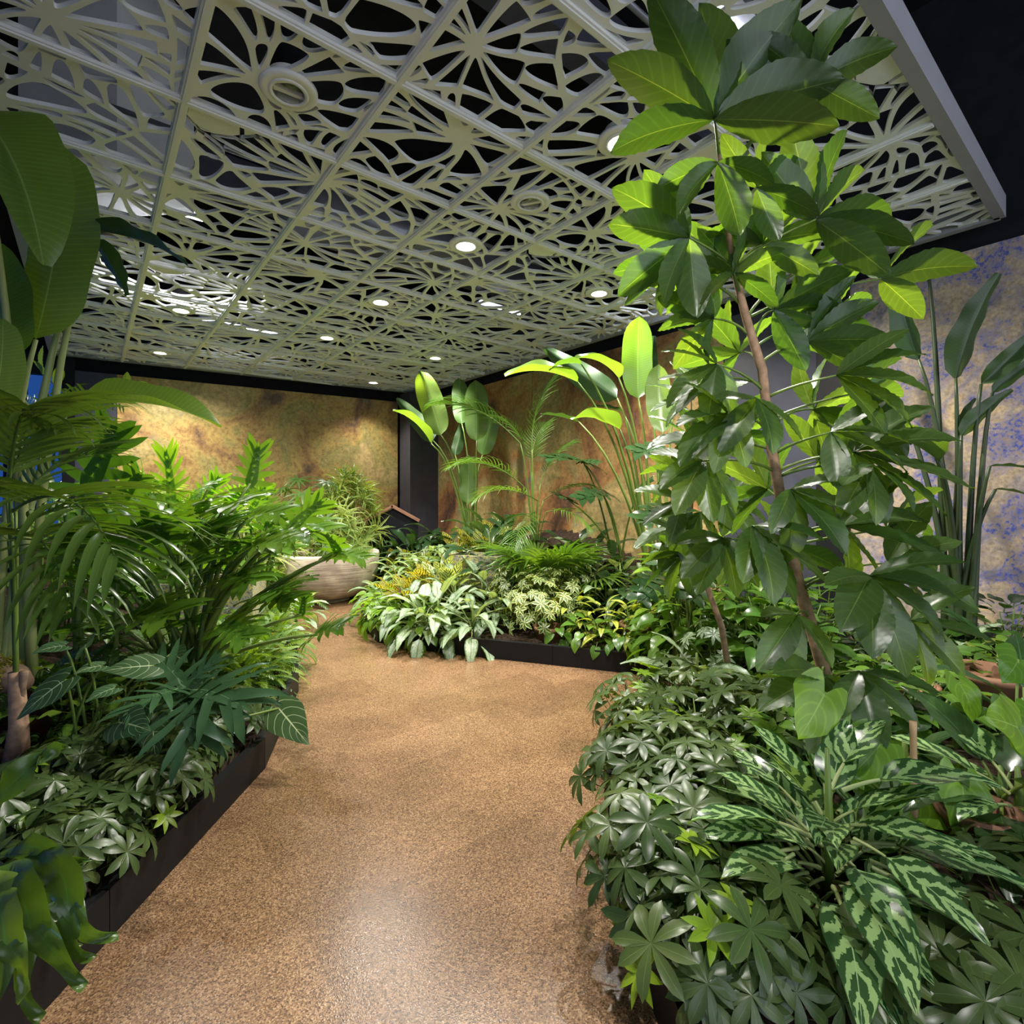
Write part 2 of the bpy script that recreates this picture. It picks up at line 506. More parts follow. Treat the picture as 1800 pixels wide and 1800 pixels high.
# back wall, slightly off square
BA = math.atan(-.117)
bw = lambda X, off=0.0: RM @ T((X, back_y(X) + off, 0)) @ Matrix.Rotation(BA, 4, 'Z')
def back_box(X_0, X_1, z0, z1, m, name, parent, off=0.0, th=.03, kind=None):
    L = (X_1 - X_0) / math.cos(BA)
    gg = Geo(); gg.box((0, 0, 0), (L / 2, th / 2, (z1 - z0) / 2))
    o = obj(name, gg.mesh(name, m, False), parent, bw((X_0 + X_1) / 2, off) @ T((0, 0, (z0 + z1) / 2)))
    return o
wall_b = back_box(-.13, 4.25, 0, SL, M_dark, 'wall_back', None, .06, .08)
wall_b['kind'] = 'structure'; wall_b['label'] = 'dark back wall carrying the gold patina panels'; wall_b['category'] = 'wall'
WB_INV = wall_b.matrix_basis.inverted()
def on_back(X_0, X_1, z0, z1, m, name, off=0.0, th=.03):
    o = back_box(X_0, X_1, z0, z1, m, name, wall_b, off, th)
    o.matrix_basis = WB_INV @ o.matrix_basis
on_back(.25, 3.62, .1, 2.60, M_olive, 'wall_panel')
on_back(-.13, .245, .1, 2.60, M_grey, 'wall_panel')
g = Geo(); g.box((3.86, 7.02, 1.35), (.24, .16, 1.35), 0, RM)
o = struct('trim_4', g.mesh('corner_post', M_grey, False), 'charcoal boxed post in the far corner of the room', 'post')
# glazing on the left
def glass_mat():
    t = NT('window_glass')
    tr = t.new('ShaderNodeBsdfTransparent'); tr.inputs[0].default_value = (.09, .18, .34, 1)
    gl = t.new('ShaderNodeBsdfGlossy'); gl.inputs['Roughness'].default_value = .03
    ms = t.new('ShaderNodeMixShader'); ms.inputs[0].default_value = .06
    t.t.links.new(tr.outputs[0], ms.inputs[1]); t.t.links.new(gl.outputs[0], ms.inputs[2]); t.t.links.new(ms.outputs[0], t.out.inputs[0])
    return t.m
M_glass = glass_mat()
win1 = struct('window_1', None, 'dark framed glass wall along the left side at dusk', 'window')
for k in range(9):
    y = -.2 + k * 1.0
    gg = Geo(); gg.box((0, 0, 0), (.03, .028, 1.45)); obj('mullion', gg.mesh('mullion', M_black, False), win1, RM @ T((WLX, y, 1.45)))
    if k < 8:
        gg = Geo(); gg.box((0, 0, 0), (.005, .47, 1.36)); obj('pane', gg.mesh('pane', M_glass, False), win1, RM @ T((WLX, y + .5, 1.44)))
for z, h in ((.04, .04), (1.0, .02), (2.86, .07)):
    gg = Geo(); gg.box((0, 0, 0), (.035, 4.05, h)); obj('window_rail', gg.mesh('window_rail', M_black, False), win1, RM @ T((WLX, 3.8, z)))
gg = Geo(); gg.box((0, 0, 0), (.05, 4.1, .70)); obj('window_head', gg.mesh('window_head', M_dark, False), win1, RM @ T((WLX, 3.8, 3.62)))
win2 = struct('window_2', None, 'narrow black framed window at the far left corner', 'window')
for X_0, X_1, z0, z1, m, nm in ((-.60, -.535, 0, 2.75, M_black, 'window_frame'), (-.24, -.13, 0, 2.75, M_black, 'window_frame'), (-.535, -.24, 2.52, 2.75, M_black, 'window_frame'),
                                (-.535, -.24, 1.05, 1.10, M_black, 'window_rail'), (-.535, -.24, .1, 2.52, M_glass, 'pane'), (-.62, -.13, 2.75, SL, M_dark, 'window_head')):
    th = .012 if nm == 'pane' else .08
    back_box(X_0, X_1, z0, z1, m, nm, win2, .02, th)

# things in the plenum
def plen(name, label, cat, fn, m):
    gg = Geo(); fn(gg); return obj(name, gg.mesh(name, m, True if 'pipe' in name or 'duct' in name else False), label=label, category=cat)
def cbox(c, rz, h):
    def f(gg): gg.box((0, 0, 0), h, 0, T(c) @ Matrix.Rotation(rz, 4, 'Z'))
    return f
plen('plaster_soffit', 'pale plaster boxed soffit above the lattice at upper left', 'soffit', cbox((-2.43, 3.2, 3.68), -.1, (.30, .30, .62)), M_lilac)
plen('air_duct', 'round metal air duct above the lattice behind the soffit', 'duct', lambda g_: g_.tube([rw(.1, 4.6, 3.6), rw(.1, 5.5, 3.6), rw(.1, 7.2, 3.6)], .17, 20), M_galv)
plen('square_duct', 'flat rectangular duct running across the plenum', 'duct', cbox(rw(2.6, 4.6, 3.62), YAW, (1.3, .28, .13)), M_galv)
plen('sprinkler_pipe', 'thin dark sprinkler pipe above the ceiling centre', 'pipe', lambda g_: g_.tube([rw(2.1, .2, 3.3), rw(2.1, 7.2, 3.3)], .025, 8), M_dark)
plen('conduit_pipe', 'slim grey conduit crossing above the far lattice', 'pipe', lambda g_: g_.tube([rw(-.2, 3.4, 3.2), rw(3.9, 3.4, 3.2)], .014, 8), M_galv)
plen('conduit_pipe', 'slim grey conduit crossing above the near lattice', 'pipe', lambda g_: g_.tube([rw(-.2, 1.4, 3.25), rw(3.9, 1.4, 3.25)], .014, 8), M_galv)
plen('steel_beam', 'dark steel beam under the slab above the lattice', 'beam', cbox(rw(1.7, 2.3, 4.1), YAW, (2.4, .09, .18)), M_grey)
plen('steel_beam', 'second dark steel beam nearer the back wall', 'beam', cbox(rw(1.7, 5.4, 4.1), YAW, (2.4, .09, .18)), M_grey)

# ------------------------------------------------------------------ downlights
def emis(name, c, s):
    t = NT(name); t.b.inputs['Base Color'].default_value = (0, 0, 0, 1)
    t.b.inputs['Emission Color'].default_value = c + (1,); t.b.inputs['Emission Strength'].default_value = s
    return t.m
M_lamp = emis('lamp_glow', (1, .97, .92), 14)
M_refl = plain('lamp_reflector', (.6, .6, .6), .2, .5, .8, .05)
g_pad = Geo().lathe([(.068, .010), (.068, -.008), (.098, -.008), (.105, -.002), (.105, .010), (.068, .010)], 32).mesh('mounting_pad', M_white)
g_trim = Geo().lathe([(.056, .05), (.058, -.011), (.070, -.013), (.074, -.006), (.074, .05)], 32).mesh('trim_ring', M_white)
g_can = Geo().lathe([(.0, .20), (.062, .20), (.062, .02)], 20).mesh('lamp_can', M_dark)
g_disc = Geo().lathe([(.0, .0), (.056, .0)], 32).mesh('lamp_lens', M_lamp)
g_cone = Geo().lathe([(.056, -.008), (.045, .05), (.028, .075), (.0, .076)], 32).mesh('reflector', M_refl)
LIGHTS = [(2.5, -.5, 1, 'lit ceiling downlight close to the tree top'), (4.5, -.5, 1, 'lit ceiling downlight behind the leaves of the tall tree'),
          (2.5, 1.5, 1, 'lit ceiling downlight at the middle of the lattice'), (4.5, 1.5, 1, 'lit ceiling downlight by the right wall above the bird of paradise'),
          (2.5, 3.5, 1, 'lit ceiling downlight third in the central row'), (.5, 5.5, 1, 'lit ceiling downlight on the left over the back bed'),
          (2.5, 5.5, 1, 'lit ceiling downlight fourth in the central row'), (4.5, 5.5, 1, 'lit ceiling downlight near the far corner by the right wall'),
          (.5, 8.25, 1, 'lit ceiling downlight nearest the gold back wall at left'), (4.5, 8.22, 1, 'lit ceiling downlight in the far corner of the room'),
          (.5, .5, 0, 'unlit white downlight with bare reflector at upper left'), (2.5, .5, 0, 'small round unlit fitting in the lattice centre')]
for ti, tj, on, lab in LIGHTS:
    X, Y = X0 + ti * TS, Y0 + tj * TS
    r = thing('ceiling_downlight', lab, 'downlight', rw(X, Y, CZ), 'round downlights in the lattice ceiling')
    obj('mounting_pad', g_pad, r); obj('trim_ring', g_trim, r); obj('lamp_can', g_can, r)
    if on:
        obj('lamp_lens', g_disc, r, T((0, 0, .004)))
        ld = bpy.data.lights.new('downlight', 'SPOT'); ld.energy = LAMP_W * (1 if tj < 8 else .45 if ti > 4 else 1.0); ld.spot_size = math.radians(150 if tj < 4 or ti < 1 else 110); ld.spot_blend = .8
        ld.shadow_soft_size = .045; ld.color = (1, .95, .87)
        lo = bpy.data.objects.new('lamp_light', ld); COL.objects.link(lo); lo.parent = r; lo.location = (0, 0, -.02)
    else:
        obj('reflector', g_cone, r)

# lit fittings hung above the lattice
M_tube = emis('plenum_tube', (.86, .9, 1), 9)
for (px, py, d), L, lab in (((905, 548, 6.4), .55, 'linear lamp glowing above the lattice by the right wall'), ((1150, 520, 4.4), .45, 'linear lamp above the lattice behind the tree'),
                            ((425, 575, 5.6), .4, 'linear lamp glowing above the lattice over the back bed'), ((315, 372, 3.9), .16, 'bright lamp hanging above the lattice at left'), ((1300, 60, 1.85), .2, 'linear lamp above the lattice over the tree top')):
    p = W(px, py, d)
    r = thing('plenum_lamp', lab, 'lamp', p, 'lamps above the lattice', YAW)
    gg = Geo(); gg.box((0, 0, .02), (L, .07, .018)); obj('housing', gg.mesh('housing', M_galv, False), r)
    gg = Geo(); gg.tube([(-L * .95, 0, -.012), (L * .95, 0, -.012)], .012, 8); obj('tube', gg.mesh('tube', M_tube), r)
    for k in (-1, 1):
        gg = Geo(); gg.tube([(k * L * .8, 0, .03), (k * L * .8, 0, SL - p.z)], .004, 5); obj('hanger', gg.mesh('hanger', M_dark), r)
    if 'at left' in lab:
        ld = bpy.data.lights.new('plenum_spot', 'SPOT'); ld.energy = LAMP_W * .45; ld.spot_size = math.radians(120); ld.spot_blend = .7; ld.shadow_soft_size = .06; ld.color = (.95, .97, 1)
        lo = bpy.data.objects.new('lamp_light', ld); COL.objects.link(lo); lo.parent = r; lo.location = (0, 0, -.04)

# unseen spotlights added over the entrance to make lit patches on foreground beds
for (x, y), aim, pw, lab in (((.15, -.75), (1.0, 1.45, .2), 1.6, 'added unseen spotlight over the entrance aimed at the tree'), ((-.75, -.55), (-1.7, 2.1, .6), 2.2, 'added unseen spotlight over the entrance aimed at the left bed')):
    p = Vector((x, y, 3.75)); d = (Vector(aim) - p).normalized()
    r = thing('added_spotlight', lab, 'spotlight', p, 'added unseen spotlights')
    gg = Geo(); gg.tube([d * -.10, d * .08], .045, 20, 0, False); obj('lamp_body', gg.mesh('lamp_body', M_black), r)
    gg = Geo(); gg.tube([Vector((0, 0, 0)), Vector((0, 0, SL - p.z))], .008, 8); obj('stem', gg.mesh('stem', M_black), r)
    gg = Geo().lathe([(0, 0), (.04, 0)], 20); obj('lamp_lens', gg.mesh('lamp_lens', M_lamp), r, basis((1, 0, 0) if abs(d.x) < .9 else (0, 1, 0), -d, d * .05))
    ld = bpy.data.lights.new('added_spot', 'SPOT'); ld.energy = LAMP_W * pw; ld.spot_size = math.radians(54); ld.spot_blend = .6; ld.shadow_soft_size = .05; ld.color = (1, .97, .93)
    lo = bpy.data.objects.new('lamp_light', ld); COL.objects.link(lo); lo.parent = r
    lo.location = d * .09; lo.rotation_euler = d.to_track_quat('-Z', 'Y').to_euler()
# ------------------------------------------------------------------ leaf shapes
def o_lance(t): return np.sin(np.pi * np.clip(t, 0, 1) ** .8) ** .85
def o_ovate(t): return np.sin(np.pi * np.clip(t, 0, 1) ** .62) ** .8
def o_strap(t): return np.clip(t * 9, .25, 1) ** .6 * np.clip((1 - t) * 2.0, 0, 1) ** .75
def o_paddle(t): return (1 - np.abs(2 * t - 1) ** 3.2) ** .62
def o_paddle2(t): return np.clip(t * 5, 0, 1) ** .5 * np.clip((1.02 - t) * 1.8, 0, 1) ** .55
def o_obov(t): return np.sin(np.pi * np.clip(t, 0, 1) ** 1.05) ** .72 * (1 + .06 * ((t * 15) % 1 - .5) * (t > .3))
def o_obl(t): return np.sin(np.pi * np.clip(t, 0, 1) ** 1.25) ** .8
def o_heart(t): return np.where(t < .3, .76 + .24 * np.sin(np.pi / 2 * np.clip(t / .3, 0, 1)), np.clip(1 - np.clip((t - .3) / .7, 0, 1) ** 1.2, 0, 1))
def o_lobe(t): return np.clip(1 - .45 * t, 0, 1) * np.clip((1 - t) * 3.2, 0, 1) ** .6
def o_round(t): return np.sin(np.pi * np.clip(t, 0, 1) ** .8) ** .55

def blade(L=1, Wd=.3, outline=o_lance, nt=8, ns=2, bend=.4, fold=.15, wave=0, wf=2.0, sweep=0, heart=0, corr=0, cf=9, a0=0, curl=0, ph=0):
    t = np.linspace(0, 1, nt + 1); s = np.linspace(-1, 1, 2 * ns + 1)
    ang = a0 - bend * t ** 1.3
    dy, dz = np.cos(ang), np.sin(ang)
    cy = np.concatenate([[0], np.cumsum((dy[1:] + dy[:-1]) / 2)]) * L / nt
    cz = np.concatenate([[0], np.cumsum((dz[1:] + dz[:-1]) / 2)]) * L / nt
    w = Wd / 2 * np.maximum(outline(t), .012)
    S, TT = np.meshgrid(s, t)
    ab = np.abs(S); X = S * w[:, None]
    al = sweep * ab * w[:, None] - heart * L * np.sin(np.pi * ab * .78) * (1 - TT) ** 2.6
    up = fold * np.abs(X) - curl * (X ** 2) / Wd + wave * Wd * np.sin(2 * np.pi * wf * TT + np.sign(S) * 1.1 + ph) * ab ** 1.5
    if corr: up = up + corr * Wd * np.sin(2 * np.pi * (cf * TT - ab * 1.6)) * ab * (1 - ab * .3)
    Y = cy[:, None] + dy[:, None] * al - dz[:, None] * up
    Z = cz[:, None] + dz[:, None] * al + dy[:, None] * up
    V = np.stack([X, Y, Z], -1).reshape(-1, 3)
    m = 2 * ns + 1
    F = [(i * m + j, i * m + j + 1, (i + 1) * m + j + 1, (i + 1) * m + j) for i in range(nt) for j in range(m - 1)]
    Uv = np.stack([(S + 1) / 2, TT], -1).reshape(-1, 2)
    return V, F, Uv, (0, cy[-1], cz[-1])
CH = {}                                                # mesh name -> (chord length, chord angle)
def reg(key, geo, mats, tip):
    me = geo.mesh('leaf', mats)
    CH[me.name_full] = (math.hypot(tip[1], tip[2]), math.atan2(tip[2], tip[1]))
    return me
def stalked(petL, petR, pbend, joint, mats, **kw):
    """a stalk along +Y that arches, then the blade"""
    g = Geo(); n = 5
    pts = [(0, 0, 0)]; a = 0
    for i in range(n):
        a = -pbend * ((i + 1) / n) ** 1.5
        p = pts[-1]; pts.append((0, p[1] + math.cos(a) * petL / n, p[2] + math.sin(a) * petL / n))
    g.tube(pts, [petR * (1.15 - .4 * i / n) for i in range(n + 1)], 5, len(mats) - 1, False)
    V, F, Uv, tip = blade(a0=a + joint, **kw)
    e = pts[-1]
    g.add(V + np.array(e), F, Uv, 0)
    return reg('', g, mats, (0, tip[1] + e[1], tip[2] + e[2]))
def RX(a): return Matrix.Rotation(a, 4, 'X')
def RY(a): return Matrix.Rotation(a, 4, 'Y')
def RZ(a): return Matrix.Rotation(a, 4, 'Z')
def palmate(petL, petR, n, L, Wd, mats, droop=.25, bend=.5, nt=4, full=True, outline=o_lance):
    """umbrella leaf: a stalk with leaflets radiating from its tip"""
    g = Geo()
    g.tube([(0, 0, 0), (0, petL * .5, -.002), (0, petL, 0)], [petR, petR * .8, petR * .7], 4, len(mats) - 1, False)
    for k in range(n):
        th = (2 * math.pi * k / n if full else (k / (n - 1) - .5) * 4.4) + U(-.12, .12)
        l = L * U(.82, 1.08)
        V, F, Uv, _ = blade(l, Wd * U(.9, 1.1), outline, nt, 1, bend * U(.6, 1.3), .25)
        # leaflets radiate around the stalk axis (+Y), tipped forward
        M = T((0, petL, 0)) @ RY(th) @ RX(-(math.pi / 2 - .25 + droop))
        g.add(V, F, Uv, 0, M)
    return reg('', g, mats, (0, petL, 0))
def lobed(petL, petR, L, Wd, mats, n=6, bend=.5, lobew=.2, body=.34, wave=.05, joint=-.5, swp=.55, tipk=1.0):
    """deeply cut leaf: a narrow body along the rib and separate fingers each side"""
    g = Geo()
    if petL: g.tube([(0, 0, 0), (0, petL * .5, .01), (0, petL, 0)], [petR * 1.2, petR, petR * .8], 6, len(mats) - 1, False)
    rib = []; y = petL; z = 0; N = 16
    for i in range(N + 1):
        a = joint - bend * (i / N)
        rib.append((y, z, a)); y += math.cos(a) * L / N; z += math.sin(a) * L / N
    V, F, Uv, tip = blade(L, Wd * body, lambda t: np.clip(1.0 - .75 * t, 0, 1) * np.clip(t * 8, .3, 1) * np.clip((1 - t) * 7, 0, 1) ** .6, 12, 1, bend, .12, a0=joint)
    g.add(V + np.array((0, petL, 0)), F, Uv, 0)
    for k in range(n):
        f = (k + .15) / n * .92
        ry, rz, ra = rib[int(f * N)]
        env = (1 - .62 * f) if k else .8
        for sgn in (-1, 1):
            fw = 2.0 - (2.0 - swp) * min(1, (f * 1.6) ** .7)      # the lowest fingers point backward
            l = Wd * .5 * env * U(.88, 1.1) / max(.5, math.sin(max(.62, min(fw, 1.57))))
            Vb, Fb, Ub, _ = blade(l, L * lobew * U(.85, 1.15), o_lobe, 5, 1, U(.2, .7), .1, wave, 1.5)
            Ub = np.stack([.5 + sgn * Ub[:, 1] * .5, f + (Ub[:, 0] - .5) * .1], -1)
            M = T((0, ry, rz)) @ RX(ra) @ RZ(-sgn * fw) @ RY(U(-.12, .12)) @ RX(.18)
            g.add(Vb, Fb, Ub, 0, M)
    return reg('', g, mats, (0, tip[1] + petL, tip[2]))
def frond(L, n, lw, ll, mats, bend=1.1, droop=.9, pet=.2, spread=1.0, rise=.35, rr=.007):
    """feather palm frond"""
    g = Geo(); N = 20; pts = []; y = z = 0; an = []
    for i in range(N + 1):
        a = -bend * (i / N) ** 1.4
        pts.append((0, y, z)); an.append(a); y += math.cos(a) * L / N; z += math.sin(a) * L / N
    g.tube(pts, [rr * (1.1 - i / N) + .001 for i in range(N + 1)], 5, len(mats) - 1, False)
    for k in range(n):
        f = pet + (1 - pet) * (k + .5) / n
        i = min(N - 1, int(f * N)); p = Vector(pts[i]).lerp(Vector(pts[i + 1]), f * N - i)
        env = math.sin(math.pi * (.18 + .80 * (k / n))) ** .6
        for sgn in (-1, 1):
            Vb, Fb, Ub, _ = blade(ll * env * U(.9, 1.08), lw, o_strap, 5, 1, droop * U(.6, 1.25), .3)
            yaw_ = spread * (1.15 - .65 * k / n)
            M = T(p) @ RX(an[i]) @ RZ(-sgn * yaw_) @ RX(rise) @ RY(sgn * .3)
            g.add(Vb, Fb, Ub, 0, M)
    return reg('', g, mats, pts[-1])
def fanleaf(petL, petR, n, L, Wd, mats, droop=1.1):
    g = Geo()
    g.tube([(0, 0, 0), (0, petL * .5, .02), (0, petL, 0)], petR, 5, len(mats) - 1, False)
    for k in range(n):
        th = (k / (n - 1) - .5) * 4.6
        V, F, Uv, _ = blade(L * (1 - .15 * abs(th) / 2.3), Wd, o_strap, 6, 1, droop * U(.7, 1.2), .35, a0=.25)
        g.add(V, F, Uv, 0, T((0, petL, 0)) @ RX(-.35) @ RZ(-th))
    return reg('', g, mats, (0, petL + L * .8, 0))
def tuft(n, L, Wd, mats, el=(.2, 1.3), bend=1.2):
    """rosette of narrow leaves round a stem tip (axis +Y)"""
    g = Geo()
    for k in range(n):
        e = el[0] + (el[1] - el[0]) * (k + .5) / n
        V, F, Uv, _ = blade(L * U(.75, 1.1), Wd, o_strap, 4, 1, bend * U(.6, 1.3), .3)
        g.add(V, F, Uv, 0, RY(k * 2.4 + U(-.2, .2)) @ RX(-(math.pi / 2 - e)))
    return reg('', g, mats, (0, L, 0))

# ------------------------------------------------------------------ plant materials
M_stem = leaf_mat('green_stalk', (.10, .19, .035), trans=.12, var=.3, rough=.45)
M_stemd = leaf_mat('dark_stalk', (.028, .055, .02), trans=.08, var=.2, rough=.45)
M_stemp = leaf_mat('pale_stalk', (.22, .32, .14), trans=.1, var=.2, rough=.45)
M_bark = plain('tree_bark', (.34, .21, .13), .75, .2, 0, .35, 35)
L_schef = leaf_mat('umbrella_leaf', (.048, .094, .030), rib=(.10, .18, .05), trans=.26, rough=.33, var=.35)
L_schefb = leaf_mat('young_umbrella_leaf', (.13, .27, .02), rib=(.2, .35, .06), trans=.3, rough=.35)
L_schefv = leaf_mat('variegated_umbrella_leaf', (.055, .13, .032), (.55, .58, .24), 'edge', rough=.35, trans=.25)
L_agl = leaf_mat('banded_aglaonema_leaf', (.022, .072, .026), (.25, .40, .15), 'chevron', vein=(4.8, 1.35, 1), rib=(.30, .44, .20), ribw=.035, rough=.26, trans=.18, var=.2)
L_agls = leaf_mat('silver_aglaonema_leaf', (.05, .125, .035), (.36, .46, .31), 'silver', rough=.36, trans=.24, var=.25)
L_spath = leaf_mat('lance_leaf', (.055, .135, .03), (.30, .42, .22), 'silver', rib=(.12, .24, .06), rough=.35, trans=.28)
L_cal = leaf_mat('peacock_leaf', (.38, .40, .075), (.045, .055, .015), 'chevron', vein=(6, 1.8, 1), rib=(.40, .42, .1), rough=.4, trans=.3, var=.25)
L_calg = leaf_mat('pale_peacock_leaf', (.36, .46, .26), (.03, .085, .03), 'chevron', vein=(6, 1.8, 1), rib=(.4, .5, .3), rough=.4, trans=.25, var=.2)
L_pothos = leaf_mat('pothos_leaf', (.07, .18, .025), rib=(.14, .28, .06), rough=.3, trans=.32)
L_pothb = leaf_mat('bright_pothos_leaf', (.13, .28, .035), rib=(.24, .38, .1), rough=.32, trans=.34)
L_croton = leaf_mat('yellow_mottled_leaf', (.045, .12, .02), (.42, .45, .08), 'silver', rough=.3, trans=.3)
L_heart = leaf_mat('heart_leaf', (.10, .235, .03), rib=(.22, .36, .09), ribw=.035, vein=(5, 2.4, .3), rough=.27, trans=.38)
L_gloria = leaf_mat('white_veined_leaf', (.030, .085, .032), (.36, .48, .28), 'veins', vein=(6, 2.1, .8), rib=(.42, .52, .30), ribw=.05, rough=.42, trans=.2, var=.2)
L_silver = leaf_mat('blue_green_lobed_leaf', (.030, .085, .045), rib=(.11, .21, .1), rough=.24, trans=.16, spec=.9, var=.2)
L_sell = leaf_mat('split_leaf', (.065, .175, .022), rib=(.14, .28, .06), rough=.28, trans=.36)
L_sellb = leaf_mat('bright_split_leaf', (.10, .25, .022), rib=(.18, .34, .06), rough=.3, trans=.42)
L_palm = leaf_mat('palm_leaflet', (.075, .18, .028), rib=(.10, .22, .05), rough=.3, trans=.32)
L_palmd = leaf_mat('dark_palm_leaflet', (.055, .125, .03), rib=(.09, .18, .05), rough=.25, trans=.34)
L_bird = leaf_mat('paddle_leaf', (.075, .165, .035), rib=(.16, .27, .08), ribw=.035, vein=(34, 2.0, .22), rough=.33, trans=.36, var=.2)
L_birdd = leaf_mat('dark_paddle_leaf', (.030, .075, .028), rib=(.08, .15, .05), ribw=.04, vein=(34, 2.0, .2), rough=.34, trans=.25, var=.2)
L_tree = leaf_mat('tree_leaf', (.036, .088, .026), rib=(.13, .20, .06), ribw=.03, vein=(9, 1.6, .22), rough=.34, trans=.46, spec=.85, var=.3, tmul=(3.6, 3.1, .6))
L_drac = leaf_mat('narrow_dracaena_leaf', (.11, .22, .035), (.42, .50, .16), 'edge', rough=.35, trans=.3)
L_dracd = leaf_mat('narrow_green_leaf', (.05, .13, .03), rough=.35, trans=.28)
L_fern = leaf_mat('fern_leaf', (.12, .25, .03), rough=.5, trans=.35)
L_stag = leaf_mat('staghorn_leaf', (.07, .15, .03), rib=(.08, .19, .04), rough=.27, trans=.26, var=.25)
L_purp = leaf_mat('dark_purple_leaf', (.022, .010, .014), rough=.35, trans=.1)
L_dark = leaf_mat('dark_glossy_leaf', (.024, .068, .024), rib=(.06, .13, .05), vein=(7, 1.8, .2), rough=.24, trans=.2, spec=.6)
L_yell = leaf_mat('yellowed_leaf', (.42, .36, .03), rough=.4, trans=.4)
L_moss = leaf_mat('moss', (.16, .19, .02), rough=.9, trans=.2)

K = {}
def mk(key, fn, n=3): K[key] = [fn() for _ in range(n)]
mk('schef', lambda: palmate(.13, .0022, rnd.choice([7, 8, 8]), .098, .030, [L_schef, M_stem], U(.1, .4), U(.4, .9), 5, True, o_obl), 4)
mk('schefb', lambda: palmate(.13, .0022, 8, .075, .026, [L_schefb, M_stem], U(.0, .2), U(.3, .5)), 2)
mk('schefv', lambda: palmate(.12, .0022, 7, .10, .042, [L_schefv, M_stem], U(.15, .5), U(.4, .8)), 4)
mk('schefsilver', lambda: palmate(.10, .0018, 8, .065, .022, [L_agls, M_stem], U(.1, .4), .5), 3)
mk('agl', lambda: stalked(.085, .005, .2, U(-.2, .1), [L_agl, M_stemp], L=.235, Wd=.104, outline=o_ovate, nt=9, ns=2, bend=U(.5, 1.0), fold=.2, wave=.05, wf=1.5), 4)
mk('agls', lambda: stalked(.12, .005, .25, U(-.2, .1), [L_agls, M_stemp], L=.22, Wd=.09, outline=o_ovate, nt=7, ns=2, bend=U(.6, 1.2), fold=.2, wave=.04), 4)
mk('spath', lambda: stalked(.12, .004, .3, 0, [L_spath, M_stem], L=.24, Wd=.06, outline=o_lance, nt=7, ns=1, bend=U(.9, 1.5), fold=.3), 3)
mk('spathg', lambda: stalked(.16, .004, .3, 0, [L_dark, M_stem], L=.27, Wd=.085, outline=o_lance, nt=7, ns=2, bend=U(.8, 1.4), fold=.25, wave=.05), 3)
mk('cal', lambda: stalked(.14, .004, .1, 0, [L_cal, M_stem], L=.21, Wd=.115, outline=o_round, nt=7, ns=2, bend=U(.2, .5), fold=.15, wave=.05), 3)
mk('calg', lambda: stalked(.14, .004, .1, 0, [L_calg, M_stem], L=.24, Wd=.11, outline=o_round, nt=7, ns=2, bend=U(.2, .5), fold=.15, wave=.05), 3)
mk('pothos', lambda: stalked(.05, .0018, .3, -.3, [L_pothos, M_stem], L=.085, Wd=.07, outline=o_heart, nt=6, ns=2, bend=U(.4, .9), fold=.2, heart=.16), 3)
mk('pothb', lambda: stalked(.05, .0018, .3, -.3, [L_pothb, M_stem], L=.085, Wd=.058, outline=o_ovate, nt=5, ns=1, bend=U(.4, .9), fold=.25, heart=.05), 3)
mk('croton', lambda: stalked(.03, .002, .2, -.1, [L_croton, M_stem], L=.15, Wd=.05, outline=o_lance, nt=6, ns=1, bend=U(.5, 1.1), fold=.25), 3)
mk('heart', lambda: stalked(.02, .004, .1, -.2, [L_heart, M_stem], L=.9, Wd=.95, outline=o_heart, nt=12, ns=4, bend=U(.3, .6), fold=.1, heart=.36, wave=.03, curl=.12), 3)
mk('gloria', lambda: stalked(.02, .006, .1, -.1, [L_gloria, M_stem], L=.95, Wd=.72, outline=o_heart, nt=12, ns=4, bend=U(.3, .6), fold=.06, heart=.26, wave=.02, curl=.1), 3)
mk('sell', lambda: lobed(0, .006, 1, 1.0, [L_sell, M_stem], 7, U(.3, .8), .155, .27, .06, 0), 4)
mk('sellb', lambda: lobed(0, .006, 1, .82, [L_sellb, M_stem], 9, U(.2, .4), .095, .24, .03, 0), 3)
mk('silver', lambda: lobed(0, .006, 1, 1.15, [L_silver, M_stem], 6, U(.5, .8), .125, .24, .05, 0, .45), 3)
mk('mons', lambda: lobed(0, .006, 1, .9, [L_dark, M_stem], 5, U(.3, .6), .25, .45, .03, 0, .8), 2)
mk('palm', lambda: frond(1.0, 20, .019, .44, [L_palm, M_stem], U(.9, 1.3), U(.8, 1.3)), 4)
mk('palmd', lambda: frond(1.0, 15, .037, .62, [L_palmd, M_stem], U(1.0, 1.5), U(.9, 1.3), .12), 3)
mk('fan', lambda: fanleaf(.5, .004, 26, .42, .024, [L_palm, M_stem]), 3)
mk('paddle', lambda: (lambda b: reg('', Geo().add(*b[:3]), [L_bird], b[3]))(blade(1, U(.34, .42), o_paddle, 16, 4, U(.25, .5), .22, .03, 2.5)), 3)
mk('paddlef', lambda: (lambda b: reg('', Geo().add(*b[:3]), [L_bird], b[3]))(blade(1, .36, o_paddle2, 16, 4, U(.7, 1.0), .65, .05, 2)), 3)
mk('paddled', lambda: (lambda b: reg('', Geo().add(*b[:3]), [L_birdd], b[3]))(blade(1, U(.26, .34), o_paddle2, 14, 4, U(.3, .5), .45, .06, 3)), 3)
mk('tree', lambda: (lambda b: reg('', Geo().add(*b[:3]), [L_tree], b[3]))(blade(1, U(.36, .43), o_obov, 27, 4, U(.25, .7), U(.08, .3), .02, 2, corr=.03)), 5)
mk('drac', lambda: tuft(20, .26, .016, [L_drac]), 3)
mk('dracd', lambda: tuft(18, .24, .014, [L_dracd]), 3)
mk('raphis', lambda: palmate(.22, .003, 9, .20, .028, [L_dracd, M_stem], .2, .5, 4, False, o_strap), 3)
